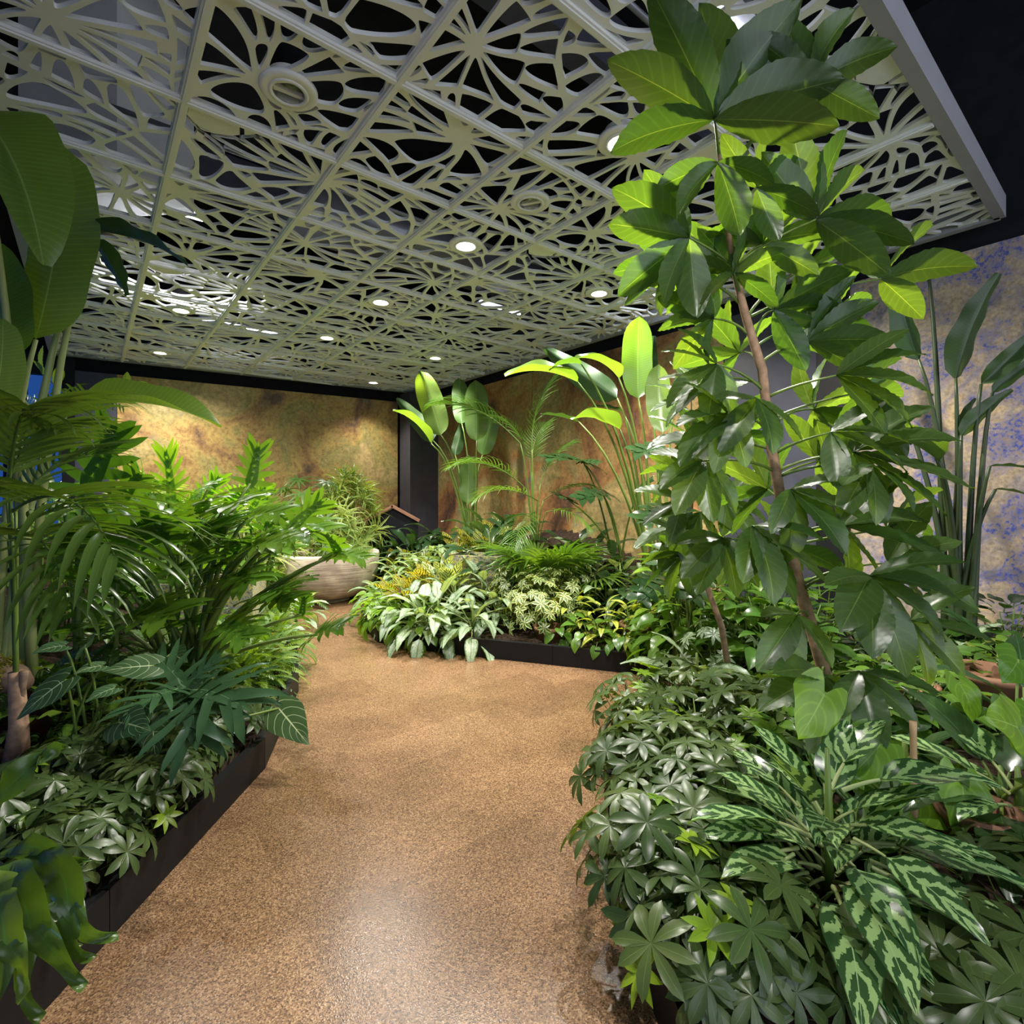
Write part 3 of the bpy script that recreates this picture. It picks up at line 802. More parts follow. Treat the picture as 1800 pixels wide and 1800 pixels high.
mk('fern', lambda: frond(.24, 16, .011, .035, [L_fern, M_stem], U(.9, 1.6), .3, .1, 1.2, .05, .0012), 3)
mk('fernd', lambda: frond(.36, 18, .013, .05, [L_dracd, M_stem], U(.9, 1.6), .3, .1, 1.2, .05, .0015), 3)
mk('purp', lambda: stalked(.05, .004, .1, 0, [L_purp, M_stem], L=.22, Wd=.07, outline=o_lance, nt=7, ns=1, bend=.3, fold=.3, wave=.08), 2)
mk('darkl', lambda: stalked(.10, .005, .2, -.1, [L_dark, M_stem], L=.26, Wd=.115, outline=o_ovate, nt=10, ns=3, bend=U(.5, .9), fold=.15, wave=.03, corr=.02, cf=7), 3)
mk('obtuse', lambda: stalked(.03, .003, .2, -.1, [L_dark, M_stem], L=.09, Wd=.06, outline=o_round, nt=5, ns=1, bend=.5, fold=.15), 2)

# ------------------------------------------------------------------ plant builders
def hl(P, me, B, Tp, nrm, name='leaf', parent=None, **pr):
    """one leaf from base B to tip Tp (world), its upper face turned to nrm"""
    B = Vector(B); Tp = Vector(Tp); ch, an = CH[me.name_full]
    d = Tp - B
    M = basis(d, nrm, B - P.location, d.length / ch) @ RX(-an)
    return obj(name, me, parent or P, M, **pr)
def stalk(P, pts, R, m=None, name='stalk', n=6, parent=None):
    g = Geo(); g.tube([Vector(p) - P.location for p in pts], R, n)
    return obj(name, g.mesh(name, m or M_stem), parent or P)
def arc(a, b, lift=.15, n=6, lean=None):
    """curved stalk path that rises first and then bends over to b"""
    a = Vector(a); b = Vector(b); c = Vector((a.x + (b.x - a.x) * .35, a.y + (b.y - a.y) * .35, b.z * .75 + a.z * .25 + lift))
    return [a * (1 - t) ** 2 + c * 2 * t * (1 - t) + b * t * t for t in [i / n for i in range(n + 1)]]
def azel(az, el): return Vector((math.cos(az) * math.cos(el), math.sin(az) * math.cos(el), math.sin(el)))
def clump(P, key, n, e0=1.3, e1=.2, sc=1.0, rad=.05, h=0.0, name='leaf', az0=None):
    a = U(0, 6.28) if az0 is None else az0
    if not P.get('crown'):
        P['crown'] = 1; g = Geo(); g.tube([(0, 0, -.03), (.004, 0, .02 + h * .5), (0, .003, .05 + h)], [.014, .012, .006], 6); obj('stem', g.mesh('stem', M_stem), P)
    for i in range(n):
        f = i / max(1, n - 1); az = a + i * 2.39996 + U(-.25, .25); el = e0 + (e1 - e0) * f ** .8 + U(-.12, .12)
        d = azel(az, el); nrm = azel(az + math.pi, math.pi / 2 - el)
        loc = (rad * f * math.cos(az), rad * f * math.sin(az), h * U(0, 1) * (1 - .6 * f))
        obj(name, rnd.choice(K[key]), P, basis(d, nrm, loc, sc * U(.8, 1.12)) @ RY(U(-.25, .25)))
def bush(P, key, n, R, H, sc=1.0, el=(.1, 1.2), stems=4, zlo=.15, name='leaf', mix=None, mats=None, sr=.004):
    """leaves over a dome of radius R and height H, pointing outward"""
    for k in range(stems):
        az = U(0, 6.28); r = R * U(.2, .75)
        pts = [P.location + Vector((.02 * math.cos(az), .02 * math.sin(az), 0)), P.location + Vector((r * .5 * math.cos(az), r * .5 * math.sin(az), H * .45)), P.location + Vector((r * math.cos(az), r * math.sin(az), H * U(.7, .95)))]
        stalk(P, pts, [sr * 1.3, sr, sr * .7], mats or M_stem, 'stem', 5)
    for i in range(n):
        f = (i + .5) / n; az = i * 2.39996 + U(-.4, .4)
        zz = zlo + (1 - zlo) * (1 - f) ; rr = math.sqrt(max(0, 1 - (max(0, zz - .25) / .75) ** 2)) * U(.72, 1.0)
        p = Vector((R * rr * math.cos(az), R * rr * math.sin(az), H * zz * U(.88, 1.03)))
        e = el[0] + (el[1] - el[0]) * zz + U(-.2, .2)
        d = azel(az + U(-.4, .4), e); nrm = azel(az + math.pi, math.pi / 2 - e)
        k = key if not mix or U(0, 1) > .12 else mix
        obj(name, rnd.choice(K[k]), P, basis(d, nrm, p - d * .06, sc * U(.8, 1.15)) @ RY(U(-.3, .3)))
# ================================================================== THE TALL TREE (right)
UPC = Vector((0, -.45, .9))           # upper face towards the viewer
UPA = Vector((0, .55, .85))           # seen from below
def tree_fan(P, hub, att, axis, spread, n, lpx, nrm, tilt=0.0, key='tree', droop=0.0, m=None):
    """one compound leaf: a stalk from the trunk to the hub, leaflets fanned round it"""
    h = W(*hub); d = hub[2]
    br = stalk(P, arc(att, h, -.02 + U(0, .05), 5), [.0055, .005, .0045, .004, .0035, .003], m or M_stem, 'leaf_stalk', 5)
    for i in range(n):
        f = (i / (n - 1) - .5) if n > 1 else 0
        a = math.radians(axis + f * spread + U(-6, 6))
        L = (1.2 if hub[1] < 250 else 1.05) * lpx / FOC * d * (1 - .45 * abs(f) ** 1.2) * U(.9, 1.08)
        fw = tilt + U(-.3, .3)
        dv = Vector((math.cos(a), fw, math.sin(a) - droop)).normalized()
        nn = nrm + Vector((U(-.3, .3), U(-.2, .2), U(-.2, .2)))
        hl(P, rnd.choice(K[key]), h, h + dv * L, nn, 'leaflet', br)
TRUNK = [(1492, 1400, 1.86), (1478, 1290, 1.86), (1440, 1150, 1.84), (1402, 1020, 1.82), (1376, 900, 1.80), (1352, 760, 1.78), (1340, 650, 1.76), (1312, 560, 1.74), (1292, 480, 1.70), (1275, 380, 1.64), (1262, 260, 1.56)]
tp = [W(*p) for p in TRUNK]
base = on_soil(1496, 1.86); tp[0] = base
tree = thing('broadleaf_tree', 'tall slim tree with big toothed leaflets reaching the lattice ceiling', 'tree', base)
stalk(tree, tp, [.026, .024, .022, .020, .018, .016, .015, .0135, .011, .008, .004], M_bark, 'trunk', 10)
def att(py):
    for a, b in zip(TRUNK[1:-1], TRUNK[2:]):
        if b[1] <= py <= a[1]:
            t = (a[1] - py) / (a[1] - b[1]); return W(*[a[i] + t * (b[i] - a[i]) for i in range(3)])
    return W(*TRUNK[-1]) if py < 300 else W(*TRUNK[1])
FANS = [
    # hub px, py, d, attach py, axis, spread, n, length px, seen from below?, tilt
    (1256, 210, 1.46, 270, 92, 210, 7, 205, 1, 0), (1428, 146, 1.46, 330, 62, 160, 5, 150, 1, .1), (1390, 190, 1.52, 320, 120, 120, 4, 130, 1, 0),
    (1212, 418, 1.62, 470, 185, 190, 7, 172, 1, -.1), (1434, 386, 1.60, 470, 42, 180, 7, 180, 1, .1), (1548, 490, 1.74, 560, 38, 130, 5, 165, 1, .1),
    (1262, 285, 1.54, 330, 262, 130, 4, 135, 1, 0), (1330, 330, 1.58, 400, 30, 200, 5, 120, 1, 0), (1290, 480, 1.66, 520, 95, 260, 6, 120, 1, 0),
    (1360, 545, 1.70, 600, 15, 160, 6, 140, 1, .1), (1255, 560, 1.74, 600, 180, 170, 6, 110, 1, 0), (1180, 470, 1.74, 540, 200, 120, 4, 110, 1, 0),
    (1420, 600, 1.72, 640, 25, 120, 5, 145, 1, .1), (1260, 665, 1.78, 680, 210, 150, 5, 110, 0, -.1), (1470, 660, 1.66, 700, -5, 100, 5, 150, 0, -.2),
    (1300, 620, 1.9, 660, 140, 200, 5, 120, 1, .2), (1280, 730, 1.66, 760, 215, 140, 5, 130, 0, -.2), (1510, 690, 1.76, 740, -25, 130, 5, 140, 1, .2),
    (1430, 720, 1.9, 760, 20, 160, 5, 130, 1, .3), (1500, 795, 1.70, 830, -12, 110, 5, 165, 0, -.2), (1235, 810, 1.68, 830, 235, 130, 5, 120, 0, -.3),
    (1530, 815, 1.64, 840, 248, 90, 4, 120, 0, -.5), (1440, 810, 1.92, 840, 40, 170, 5, 130, 1, .3), (1322, 925, 1.66, 940, 300, 110, 5, 150, 0, -.5),
    (1480, 925, 1.74, 950, -18, 140, 5, 150, 0, -.1), (1560, 930, 1.8, 960, 10, 110, 4, 130, 1, .2), (1270, 945, 1.78, 980, 238, 130, 5, 115, 0, -.3),
    (1528, 1012, 1.60, 1040, 283, 215, 7, 165, 0, -.45), (1560, 990, 1.80, 1030, 0, 120, 4, 150, 0, -.1), (1445, 1185, 1.66, 1180, 240, 170, 5, 150, 0, -.4),
    (1400, 1080, 1.70, 1090, 235, 130, 4, 125, 0, -.3), (1600, 1090, 1.72, 1100, -25, 130, 4, 130, 0, -.2), (1350, 860, 1.92, 880, 150, 180, 5, 120, 1, .3),
    (1390, 960, 1.95, 980, 20, 180, 5, 120, 1, .3), (1510, 1180, 1.62, 1200, 290, 150, 4, 130, 0, -.5), (1260, 770, 1.9, 790, 200, 130, 4, 120, 0, -.2),
    (1340, 430, 1.66, 480, 60, 200, 6, 130, 1, .1), (1260, 470, 1.72, 520, 170, 180, 6, 120, 1, 0), (1400, 480, 1.72, 560, 10, 160, 6, 130, 1, .1), (1260, 640, 1.7, 690, 210, 170, 5, 120, 0, -.1),
    (1450, 560, 1.8, 610, 20, 140, 5, 130, 1, .1), (1330, 700, 1.62, 740, 250, 140, 4, 120, 0, -.3), (1390, 860, 1.66, 900, 300, 150, 5, 130, 0, -.3), (1460, 760, 1.66, 800, -30, 130, 5, 140, 0, -.2)]
for hx, hy, d, ap, ax, sp, n, lp, below, tl in FANS:
    tree_fan(tree, (hx, hy, d), att(ap), ax, sp, n, lp, UPA if below else UPC, tl, 'tree', 0 if below else .15)

# smaller sapling behind it
TR2 = [(1290, 1180, 2.6), (1268, 1100, 2.6), (1235, 1010, 2.6), (1212, 920, 2.6), (1222, 820, 2.6), (1240, 720, 2.6)]
tp = [W(*p) for p in TR2]; tp[0] = on_soil(1292, 2.6)
sap = thing('young_tree', 'slender brown stemmed sapling behind the tall tree', 'tree', tp[0])
stalk(sap, tp, [.016, .015, .013, .011, .009, .005], M_bark, 'trunk', 8)
for hx, hy, ax in ((1200, 880, 205), (1260, 790, 60), (1215, 770, 150), (1275, 880, -20), (1200, 980, 215), (1290, 960, 320), (1200, 830, 220), (1240, 700, 95), (1300, 760, 20), (1190, 930, 200), (1215, 700, 150), (1230, 900, 260)):
    tree_fan(sap, (hx, hy, U(2.4, 2.75)), tp[3].lerp(tp[4], U(0, 1)), ax, 150, 5, 85, UPC if U(0, 1) < .6 else UPA, U(-.3, .1), 'tree', .1, M_bark)

# ================================================================== BIRDS OF PARADISE
def bird(label, bpx, bd, leaves, name='bird_of_paradise', key='paddle', sr=.010, m=None, bz=0.0):
    b = on_soil(bpx, bd, bz)
    P = thing(name, label, 'plant', b)
    for lb, lt, nrm, k in leaves:
        B = W(*lb)
        s0 = b + Vector((U(-.06, .06), U(-.06, .06), -.02))
        st = stalk(P, arc(s0, B, U(.0, .15), 8), [sr * (1.7 - 1.1 * i / 8) for i in range(9)], m or M_stem, 'leaf_stalk', 7)
        if lt is not None: hl(P, rnd.choice(K[k or key]), B, W(*lt), nrm, 'leaf', st)
    return P
TW = Vector((0, -1, .25)); AW = Vector((0, 1, .2)); UP = Vector((0, 0, 1))
bird('bird of paradise with upright paddle leaves in the far corner', 828, 5.9, [
    ((775, 765, 5.8), (738, 652, 5.9), AW, None), ((762, 775, 6.0), (697, 700, 6.1), AW, 'paddled'), ((838, 775, 5.8), (836, 668, 5.9), AW, None),
    ((812, 745, 6.1), (806, 664, 6.2), AW, None), ((758, 780, 5.7), (690, 722, 5.6), UP, 'paddlef'), ((822, 885, 5.8), (824, 800, 5.85), AW, None), ((800, 800, 6.2), (815, 735, 6.3), AW, 'paddled'), ((848, 800, 6.1), (868, 720, 6.2), AW, None)])
bird('tall bird of paradise with glowing yellow green leaves against the rust wall', 1160, 3.9, [
    ((1122, 700, 3.8), (1124, 556, 3.75), AW, None), ((1088, 665, 3.6), (1012, 630, 3.4), Vector((.2, -.3, 1)), 'paddlef'), ((1022, 640, 3.5), (966, 652, 3.45), UP, 'paddlef'),
    ((1016, 672, 3.6), (888, 662, 3.5), Vector((0, -.4, 1)), 'paddlef'), ((1085, 700, 4.0), (958, 612, 4.1), AW, 'paddled'), ((1090, 755, 3.6), (1006, 738, 3.4), Vector((0, .3, 1)), 'paddlef'),
    ((1018, 742, 4.0), (950, 728, 4.0), UP, 'paddled'), ((1095, 725, 4.1), (1034, 716, 4.1), UP, 'paddled'), ((1165, 760, 3.7), (1158, 640, 3.8), AW, None), ((1140, 690, 4.1), (1150, 590, 4.2), AW, 'paddled'), ((1185, 720, 4.0), (1215, 640, 4.0), AW, None)], sr=.009)
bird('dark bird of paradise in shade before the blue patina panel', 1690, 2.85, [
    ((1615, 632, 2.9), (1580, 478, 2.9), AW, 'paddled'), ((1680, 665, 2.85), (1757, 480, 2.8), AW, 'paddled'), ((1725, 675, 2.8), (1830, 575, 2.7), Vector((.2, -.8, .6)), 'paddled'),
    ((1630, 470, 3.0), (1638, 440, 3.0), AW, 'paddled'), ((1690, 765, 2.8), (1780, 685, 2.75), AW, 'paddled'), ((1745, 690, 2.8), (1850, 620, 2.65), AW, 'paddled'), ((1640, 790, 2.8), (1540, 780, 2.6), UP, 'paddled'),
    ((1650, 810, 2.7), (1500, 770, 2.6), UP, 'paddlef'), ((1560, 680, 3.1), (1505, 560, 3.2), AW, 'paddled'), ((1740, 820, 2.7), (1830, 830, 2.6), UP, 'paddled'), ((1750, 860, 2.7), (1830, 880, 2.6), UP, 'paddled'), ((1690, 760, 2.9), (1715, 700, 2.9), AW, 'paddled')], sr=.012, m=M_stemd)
bird('giant banana-like plant at the left window with huge paddle leaves', 20, 2.3, [
    ((63, 597, 2.1), (112, 258, 2.1), AW, None), ((-45, 190, 1.75), (76, 466, 1.6), Vector((1, -.6, .3)), 'paddlef'), ((165, 405, 2.2), (330, 468, 2.1), Vector((0, .2, 1)), 'paddled'), ((165, 420, 2.25), (222, 520, 2.2), Vector((.3, 1, .3)), 'paddled'),
    ((130, 712, 2.3), (388, 752, 2.5), Vector((0, -.55, 1)), 'paddlef'), ((10, 640, 2.0), (-30, 420, 2.1), AW, None), ((-20, 760, 1.9), (5, 560, 1.9), AW, 'paddle')], 'banana_plant', sr=.013, m=M_stemp)

# ================================================================== PALMS
def palm(label, bpx, bd, fr, key='palm', cr=0.0, name='kentia_palm', trunk=0.0, rad=.02):
    b = on_soil(bpx, bd); P = thing(name, label, 'palm', b)
    c = b + Vector((0, 0, trunk))
    if trunk: stalk(P, [b, b + Vector((.01, 0, trunk * .5)), c + Vector((0, 0, .05))], [rad * 1.4, rad, rad * .8], M_bark, 'trunk', 9)
    for fb, ft in fr:
        B = W(*fb); st = stalk(P, arc(c, B, 0, 6), [.009, .008, .007, .006, .006, .005, .005], None, 'frond_stalk', 6)
        Tt = W(*ft)
        hl(P, rnd.choice(K[key]), B, Tt, Vector(((B.x - Tt.x) * .6, (B.y - Tt.y) * .6, 1)), 'frond', st)
    return P
palm('kentia palm arching in front of the rust wall beside the corner', 940, 4.9, [
    ((915, 780, 4.8), (765, 712, 4.6)), ((935, 790, 4.8), (1000, 655, 4.9)), ((925, 860, 4.8), (795, 822, 4.5)), ((950, 850, 4.9), (1010, 780, 5.0)), ((945, 880, 4.7), (835, 880, 4.4)),
    ((955, 880, 4.8), (1045, 860, 4.6)), ((930, 800, 5.0), (870, 735, 5.2)), ((940, 900, 4.6), (905, 965, 4.2)), ((960, 900, 4.7), (1040, 930, 4.3)), ((935, 830, 4.9), (960, 745, 5.1))])
p = on_soil(968, 4.4)
fp = thing('fan_palm', 'low fan palm with drooping ribbed leaves below the kentia palm', 'palm', p)
for i in range(11):
    az = i * 2.4 + .3; d = azel(az, U(.55, 1.1))
    obj('fan_leaf', rnd.choice(K['fan']), fp, basis(d, azel(az + math.pi, .6), (0, 0, .02), U(.8, 1.05)))
palm('dark kentia palm with long drooping leaflets at the left edge', 28, 1.95, [
    ((20, 900, 1.9), (205, 985, 1.55)), ((10, 860, 1.9), (110, 760, 1.7)), ((30, 930, 1.9), (215, 905, 2.0)), ((15, 850, 1.85), (60, 730, 1.45)),
    ((20, 950, 1.85), (120, 1060, 1.55)), ((15, 950, 1.9), (-80, 940, 1.7)), ((28, 900, 2.0), (190, 800, 2.3))], 'palmd', trunk=.30, rad=.03)
palm('bright palm frond clump between the banana stalks and the back window', 70, 3.0, [((70, 760, 2.9), (215, 715, 2.7)), ((75, 770, 2.9), (20, 690, 2.9)), ((85, 790, 2.9), (200, 770, 2.9)), ((70, 800, 2.9), (-30, 760, 2.7))])

# ================================================================== LEFT BED: split-leaf philodendrons
def philo(label, bpx, bd, lv, key='sell', r=.011, name='split_leaf_philodendron', bz=0.0, cat='plant'):
    b = on_soil(bpx, bd, bz); P = thing(name, label, cat, b)
    for lb, lt, nrm in lv:
        B = W(*lb); a0 = b + Vector((U(-.08, .08), U(-.08, .08), 0))
        st = stalk(P, arc(a0, B, U(-.05, .06), 7), [r * (1.3 - .08 * i) for i in range(8)], None, 'leaf_stalk', 6)
        Tt = W(*lt)
        hl(P, rnd.choice(K[key]), B - (Tt - B) * .12, Tt, nrm, 'leaf', st)
    return P
UT = Vector((0, -.6, 1)); UA = Vector((0, .7, .7))
def more(n, x0, x1, y0, y1, d0, d1, sz):
    out = []
    for _ in range(n):
        x, y, d = U(x0, x1), U(y0, y1), U(d0, d1); a = math.pi * (1.05 - .9 * (x - x0) / (x1 - x0)) + U(-.5, .5); L = sz * U(.8, 1.2)
        out.append(((x, y, d), (x + L * math.cos(a), y - L * .35 * math.sin(a) + 8, d - U(.1, .35)), Vector((U(-.2, .2), -.6, 1))))
    return out
philo('large split-leaf philodendron sprawling towards the path with many arching stalks', 330, 2.75, more(26, 130, 500, 900, 1120, 2.45, 3.1, 78) + [
    ((185, 1000, 2.5), (300, 905, 2.3), Vector((-.5, .6, .5))), ((475, 975, 2.7), (400, 950, 2.4), UT), ((440, 850, 2.9), (455, 775, 2.9), UA), ((592, 975, 2.8), (560, 935, 2.6), UT),
    ((595, 972, 2.8), (648, 985, 2.7), UT), ((510, 935, 2.8), (575, 875, 2.85), UA), ((558, 1115, 2.75), (610, 1100, 2.6), UT), ((530, 1080, 2.8), (535, 1045, 2.75), UA), ((470, 1050, 2.7), (520, 1060, 2.5), UT),
    ((250, 1075, 2.5), (310, 1090, 2.2), UT), ((160, 1070, 2.6), (70, 1060, 2.5), UT), ((230, 950, 2.8), (120, 900, 2.7), UT), ((330, 940, 2.9), (410, 925, 2.7), UT), ((300, 1010, 2.6), (350, 1000, 2.3), UT),
    ((370, 990, 2.8), (330, 950, 2.6), UT), ((420, 1010, 2.7), (450, 1030, 2.4), UT), ((150, 990, 2.7), (90, 960, 2.5), UT), ((280, 900, 3.0), (200, 870, 2.9), UT), ((400, 1100, 2.4), (440, 1130, 2.2), UT)])
philo('philodendron with one giant dark lobed leaf below the banana stalks', 170, 2.6, [
    ((152, 850, 2.45), (205, 735, 2.4), Vector((.1, .8, .5))), ((110, 880, 2.5), (40, 830, 2.4), UT), ((210, 880, 2.6), (250, 830, 2.5), UA), ((130, 930, 2.5), (150, 990, 2.2), UT)])
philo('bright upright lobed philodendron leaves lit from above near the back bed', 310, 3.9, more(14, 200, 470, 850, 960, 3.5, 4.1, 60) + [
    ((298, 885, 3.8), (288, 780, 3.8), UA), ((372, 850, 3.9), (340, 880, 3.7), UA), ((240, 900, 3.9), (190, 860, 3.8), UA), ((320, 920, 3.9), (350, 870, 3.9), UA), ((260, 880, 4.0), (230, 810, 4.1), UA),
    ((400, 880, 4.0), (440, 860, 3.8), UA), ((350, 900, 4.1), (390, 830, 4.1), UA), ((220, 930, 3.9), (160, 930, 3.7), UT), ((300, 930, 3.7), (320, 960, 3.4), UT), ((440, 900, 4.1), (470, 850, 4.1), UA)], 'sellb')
philo('split-leaf philodendron behind the speckled planter before the bowl', 450, 4.3, [
    ((440, 930, 4.2), (400, 905, 4.0), UT), ((470, 925, 4.2), (510, 890, 4.2), UA), ((430, 960, 4.1), (370, 955, 3.9), UT), ((480, 960, 4.2), (520, 970, 4.0), UT), ((460, 900, 4.4), (470, 850, 4.4), UA), ((410, 920, 4.3), (360, 890, 4.3), UT), ((500, 930, 4.3), (480, 900, 4.1), UT)])
philo('blue green glossy philodendron with long finger lobes above the left kerb', 330, 2.1, [
    ((345, 1225, 2.0), (345, 1320, 1.7), UT), ((318, 1200, 2.05), (270, 1150, 2.15), UT), ((330, 1205, 2.05), (390, 1155, 2.15), UT), ((310, 1215, 2.0), (215, 1260, 1.8), UT), ((350, 1215, 2.0), (440, 1250, 1.8), UT)], 'silver', .007)
b = on_soil(150, 2.0)
gl = thing('white_veined_philodendron', 'philodendron with heart leaves and white veins beside the wooden stake', 'plant', b)
for lb, lt in (((115, 1195, 1.9), (30, 1265, 1.75)), ((200, 1210, 1.85), (150, 1235, 1.65)), ((112, 1135, 1.95), (55, 1150, 1.8)), ((150, 1140, 1.95), (165, 1120, 2.1)), ((240, 1240, 1.9), (250, 1310, 1.75)), ((270, 1170, 2.0), (180, 1180, 1.9)),
               ((300, 1150, 2.2), (330, 1165, 2.0)), ((490, 1245, 2.3), (543, 1310, 2.2)), ((270, 1270, 1.9), (275, 1340, 1.75)), ((210, 1270, 1.8), (265, 1285, 1.6)), ((180, 1170, 2.0), (130, 1185, 1.85))):
    B = W(*lb); st = stalk(gl, arc(b + Vector((U(-.05, .05), U(-.05, .05), 0)), B, 0, 5), .005, None, 'leaf_stalk', 5)
    hl(gl, rnd.choice(K['gloria']), B, W(lt[0], lt[1], lb[2] - .08), Vector((0, -.75, .8)), 'leaf', st)
# dark purple plant, moss mound, stake
b = on_soil(85, 2.15); P = thing('purple_leaf_plant', 'dark purple strap leaves by the mossy log', 'plant', b); clump(P, 'purp', 7, 1.3, .4, 1.0)

# staghorn fern, bottom left
b = Vector((gx(20, 1.2) - .12, 1.2, .0)); b.z = soil(b.x, b.y)
P = thing('staghorn_fern', 'glossy staghorn fern with forked fronds hanging over the left kerb', 'fern', b)
def stag(me_pts, wid, nrm, fork):
    """one hanging frond: a broad blade that forks into pointed fingers"""
    g = Geo(); pts = [W(*p) for p in me_pts]
    def strip(ps, w0, w1, w2):
        n = 12; V = []; Uv = []
        for i in range(n + 1):
            t = i / n; k = min(len(ps) - 2, int(t * (len(ps) - 1))); u = t * (len(ps) - 1) - k
            c0 = ps[max(0, k - 1)]; c3 = ps[min(len(ps) - 1, k + 2)]
            a, bb = ps[k], ps[k + 1]
            q = .5 * ((2 * a) + (bb - c0) * u + (2 * c0 - 5 * a + 4 * bb - c3) * u * u + (3 * a - c0 - 3 * bb + c3) * u ** 3)
            q2 = a.lerp(bb, min(1, u + .1)); dirv = (bb - a).normalized()
            side = dirv.cross(nrm).normalized(); nn = side.cross(dirv)
            w = (w0 * (1 - t) ** 2 + 2 * w1 * t * (1 - t) + w2 * t * t)
            for s in (-1, -.5, 0, .5, 1):
                V.append(tuple(q + side * s * w + nn * (.25 * w * abs(s) + .02 * math.sin(6 * t + 2 * s) * abs(s)))); Uv.append(((s + 1) / 2, t))
        F = [(i * 5 + j, i * 5 + j + 1, (i + 1) * 5 + j + 1, (i + 1) * 5 + j) for i in range(n) for j in range(4)]
        g.add(np.array(V) - np.array(P.location), F, Uv)
    strip(pts, wid * .35, wid * 1.7, wid * .55)
    for f in fork: strip([pts[-2].lerp(pts[-1], .5)] + [W(*p) for p in f], wid * .6, wid * .55, .003)
    obj('frond', g.mesh('frond', L_stag), P)
NS = Vector((.3, -1, .6))
stag([(10, 1520, 1.2), (40, 1580, 1.12), (60, 1660, 1.10)], .045, NS, [[(110, 1690, 1.1), (150, 1735, 1.1)], [(40, 1730, 1.08), (75, 1790, 1.08)], [(10, 1700, 1.08), (-10, 1750, 1.05)]])
stag([(60, 1500, 1.25), (110, 1540, 1.18), (120, 1610, 1.15)], .04, NS, [[(150, 1640, 1.15), (208, 1645, 1.18)], [(130, 1665, 1.13), (165, 1685, 1.13)]])
stag([(20, 1490, 1.3), (70, 1490, 1.25), (90, 1520, 1.25)], .03, NS, [[(115, 1510, 1.25), (155, 1515, 1.25)], [(95, 1540, 1.24), (100, 1565, 1.22)]])
stag([(-10, 1570, 1.1), (5, 1620, 1.05), (10, 1680, 1.03)], .04, NS, [[(0, 1740, 1.02), (-20, 1790, 1.02)], [(40, 1700, 1.03), (45, 1750, 1.03)]])
stag([(-30, 1420, 1.25), (30, 1370, 1.25), (75, 1325, 1.28)], .026, Vector((0, -1, .6)), [[(100, 1315, 1.3), (118, 1315, 1.3)]])
stag([(0, 1530, 1.15), (-20, 1580, 1.1), (-40, 1650, 1.1)], .045, NS, [[(-60, 1700, 1.1), (-70, 1750, 1.1)]])
stag([(30, 1520, 1.3), (80, 1560, 1.28), (90, 1620, 1.26)], .035, NS, [[(110, 1650, 1.25), (140, 1665, 1.25)], [(80, 1660, 1.24), (85, 1700, 1.24)]])

# ================================================================== bowl and hard objects
def bowl_mat():
    t = NT('ribbed_concrete')
    co = t.co()
    mp = t.new('ShaderNodeMapping'); t.put(mp.inputs[0], co); mp.inputs['Scale'].default_value = (1.2, 1.2, 22)
    nz = t.noise(mp.outputs[0], 3, 5, .6); st = t.noise(co, 2.2, 5, .6)
    col = t.mix(t.step(st, .42, .68), (.66, .55, .43), (.34, .27, .21))
    col = t.mix(1.0, col, t.ramp(nz, [(.3, (.62, .6, .58)), (.6, (1.1, 1.1, 1.1))]), 'MULTIPLY')
    t.bump(nz, .5, .01)
    return t.fin(col, .75, .25)
bc = W(577, 1053, 6.04); bc.z = 0
prof = [(0, .03), (.22, .03), (.36, .06), (.48, .14), (.545, .26), (.565, .40), (.572, .52), (.565, .545), (.545, .55), (.53, .535), (.52, .42), (.47, .25), (.36, .14), (.2, .10), (0, .09)]
g = Geo().lathe(prof, 72); g.lathe([(.24, 0), (.24, .035), (0, .035)], 32)
P = thing('stone_bowl', 'large round ribbed stone bowl standing at the end of the path', 'bowl', bc)
obj('bowl', g.mesh('bowl', bowl_mat()), P)
t_ = NT('still_water'); t_.b.inputs['Base Color'].default_value = (.20, .19, .15, 1); t_.b.inputs['Roughness'].default_value = .05
g = Geo().lathe([(0, .47), (.52, .47)], 48); obj('water', g.mesh('water', t_.m), P)
def speckle():
    t = NT('speckled_stone'); vo = t.new('ShaderNodeTexVoronoi'); vo.inputs['Scale'].default_value = 110; t.put(vo.inputs['Vector'], t.co())
    s_ = t.new('ShaderNodeSeparateColor'); t.put(s_.inputs[0], vo.outputs['Color'])
    return t.fin(t.ramp(s_.outputs[0], [(0, (.10, .10, .10)), (.5, (.28, .29, .27)), (.8, (.42, .36, .06)), (1, (.55, .5, .12))]), .7, .3)
M_spk = speckle()
def block(label, px, d, hx, hy, h, rz, inset=.03):
    b = on_soil(px, d, -.05)
    P = thing('speckled_planter', label, 'planter', b)
    g = Geo(); R_ = RZ(rz)
    for c, hh in (((hx - .02, 0, h / 2), (.02, hy, h / 2)), ((-hx + .02, 0, h / 2), (.02, hy, h / 2)), ((0, hy - .02, h / 2), (hx - .04, .02, h / 2)), ((0, -hy + .02, h / 2), (hx - .04, .02, h / 2))):
        g.box(c, hh, 0, R_)
    obj('box', g.mesh('box', M_spk, False), P)
    g = Geo(); g.box((0, 0, h * .8), (hx - .041, hy - .041, .02), 0, R_); obj('soil_fill', g.mesh('soil_fill', M_soil, False), P)
block('speckled stone planter box among the philodendron stalks', 375, 3.7, .30, .22, .50, .25)
block('speckled stone planter box in front of the corner bird of paradise', 840, 4.9, .26, .16, .36, -.35)
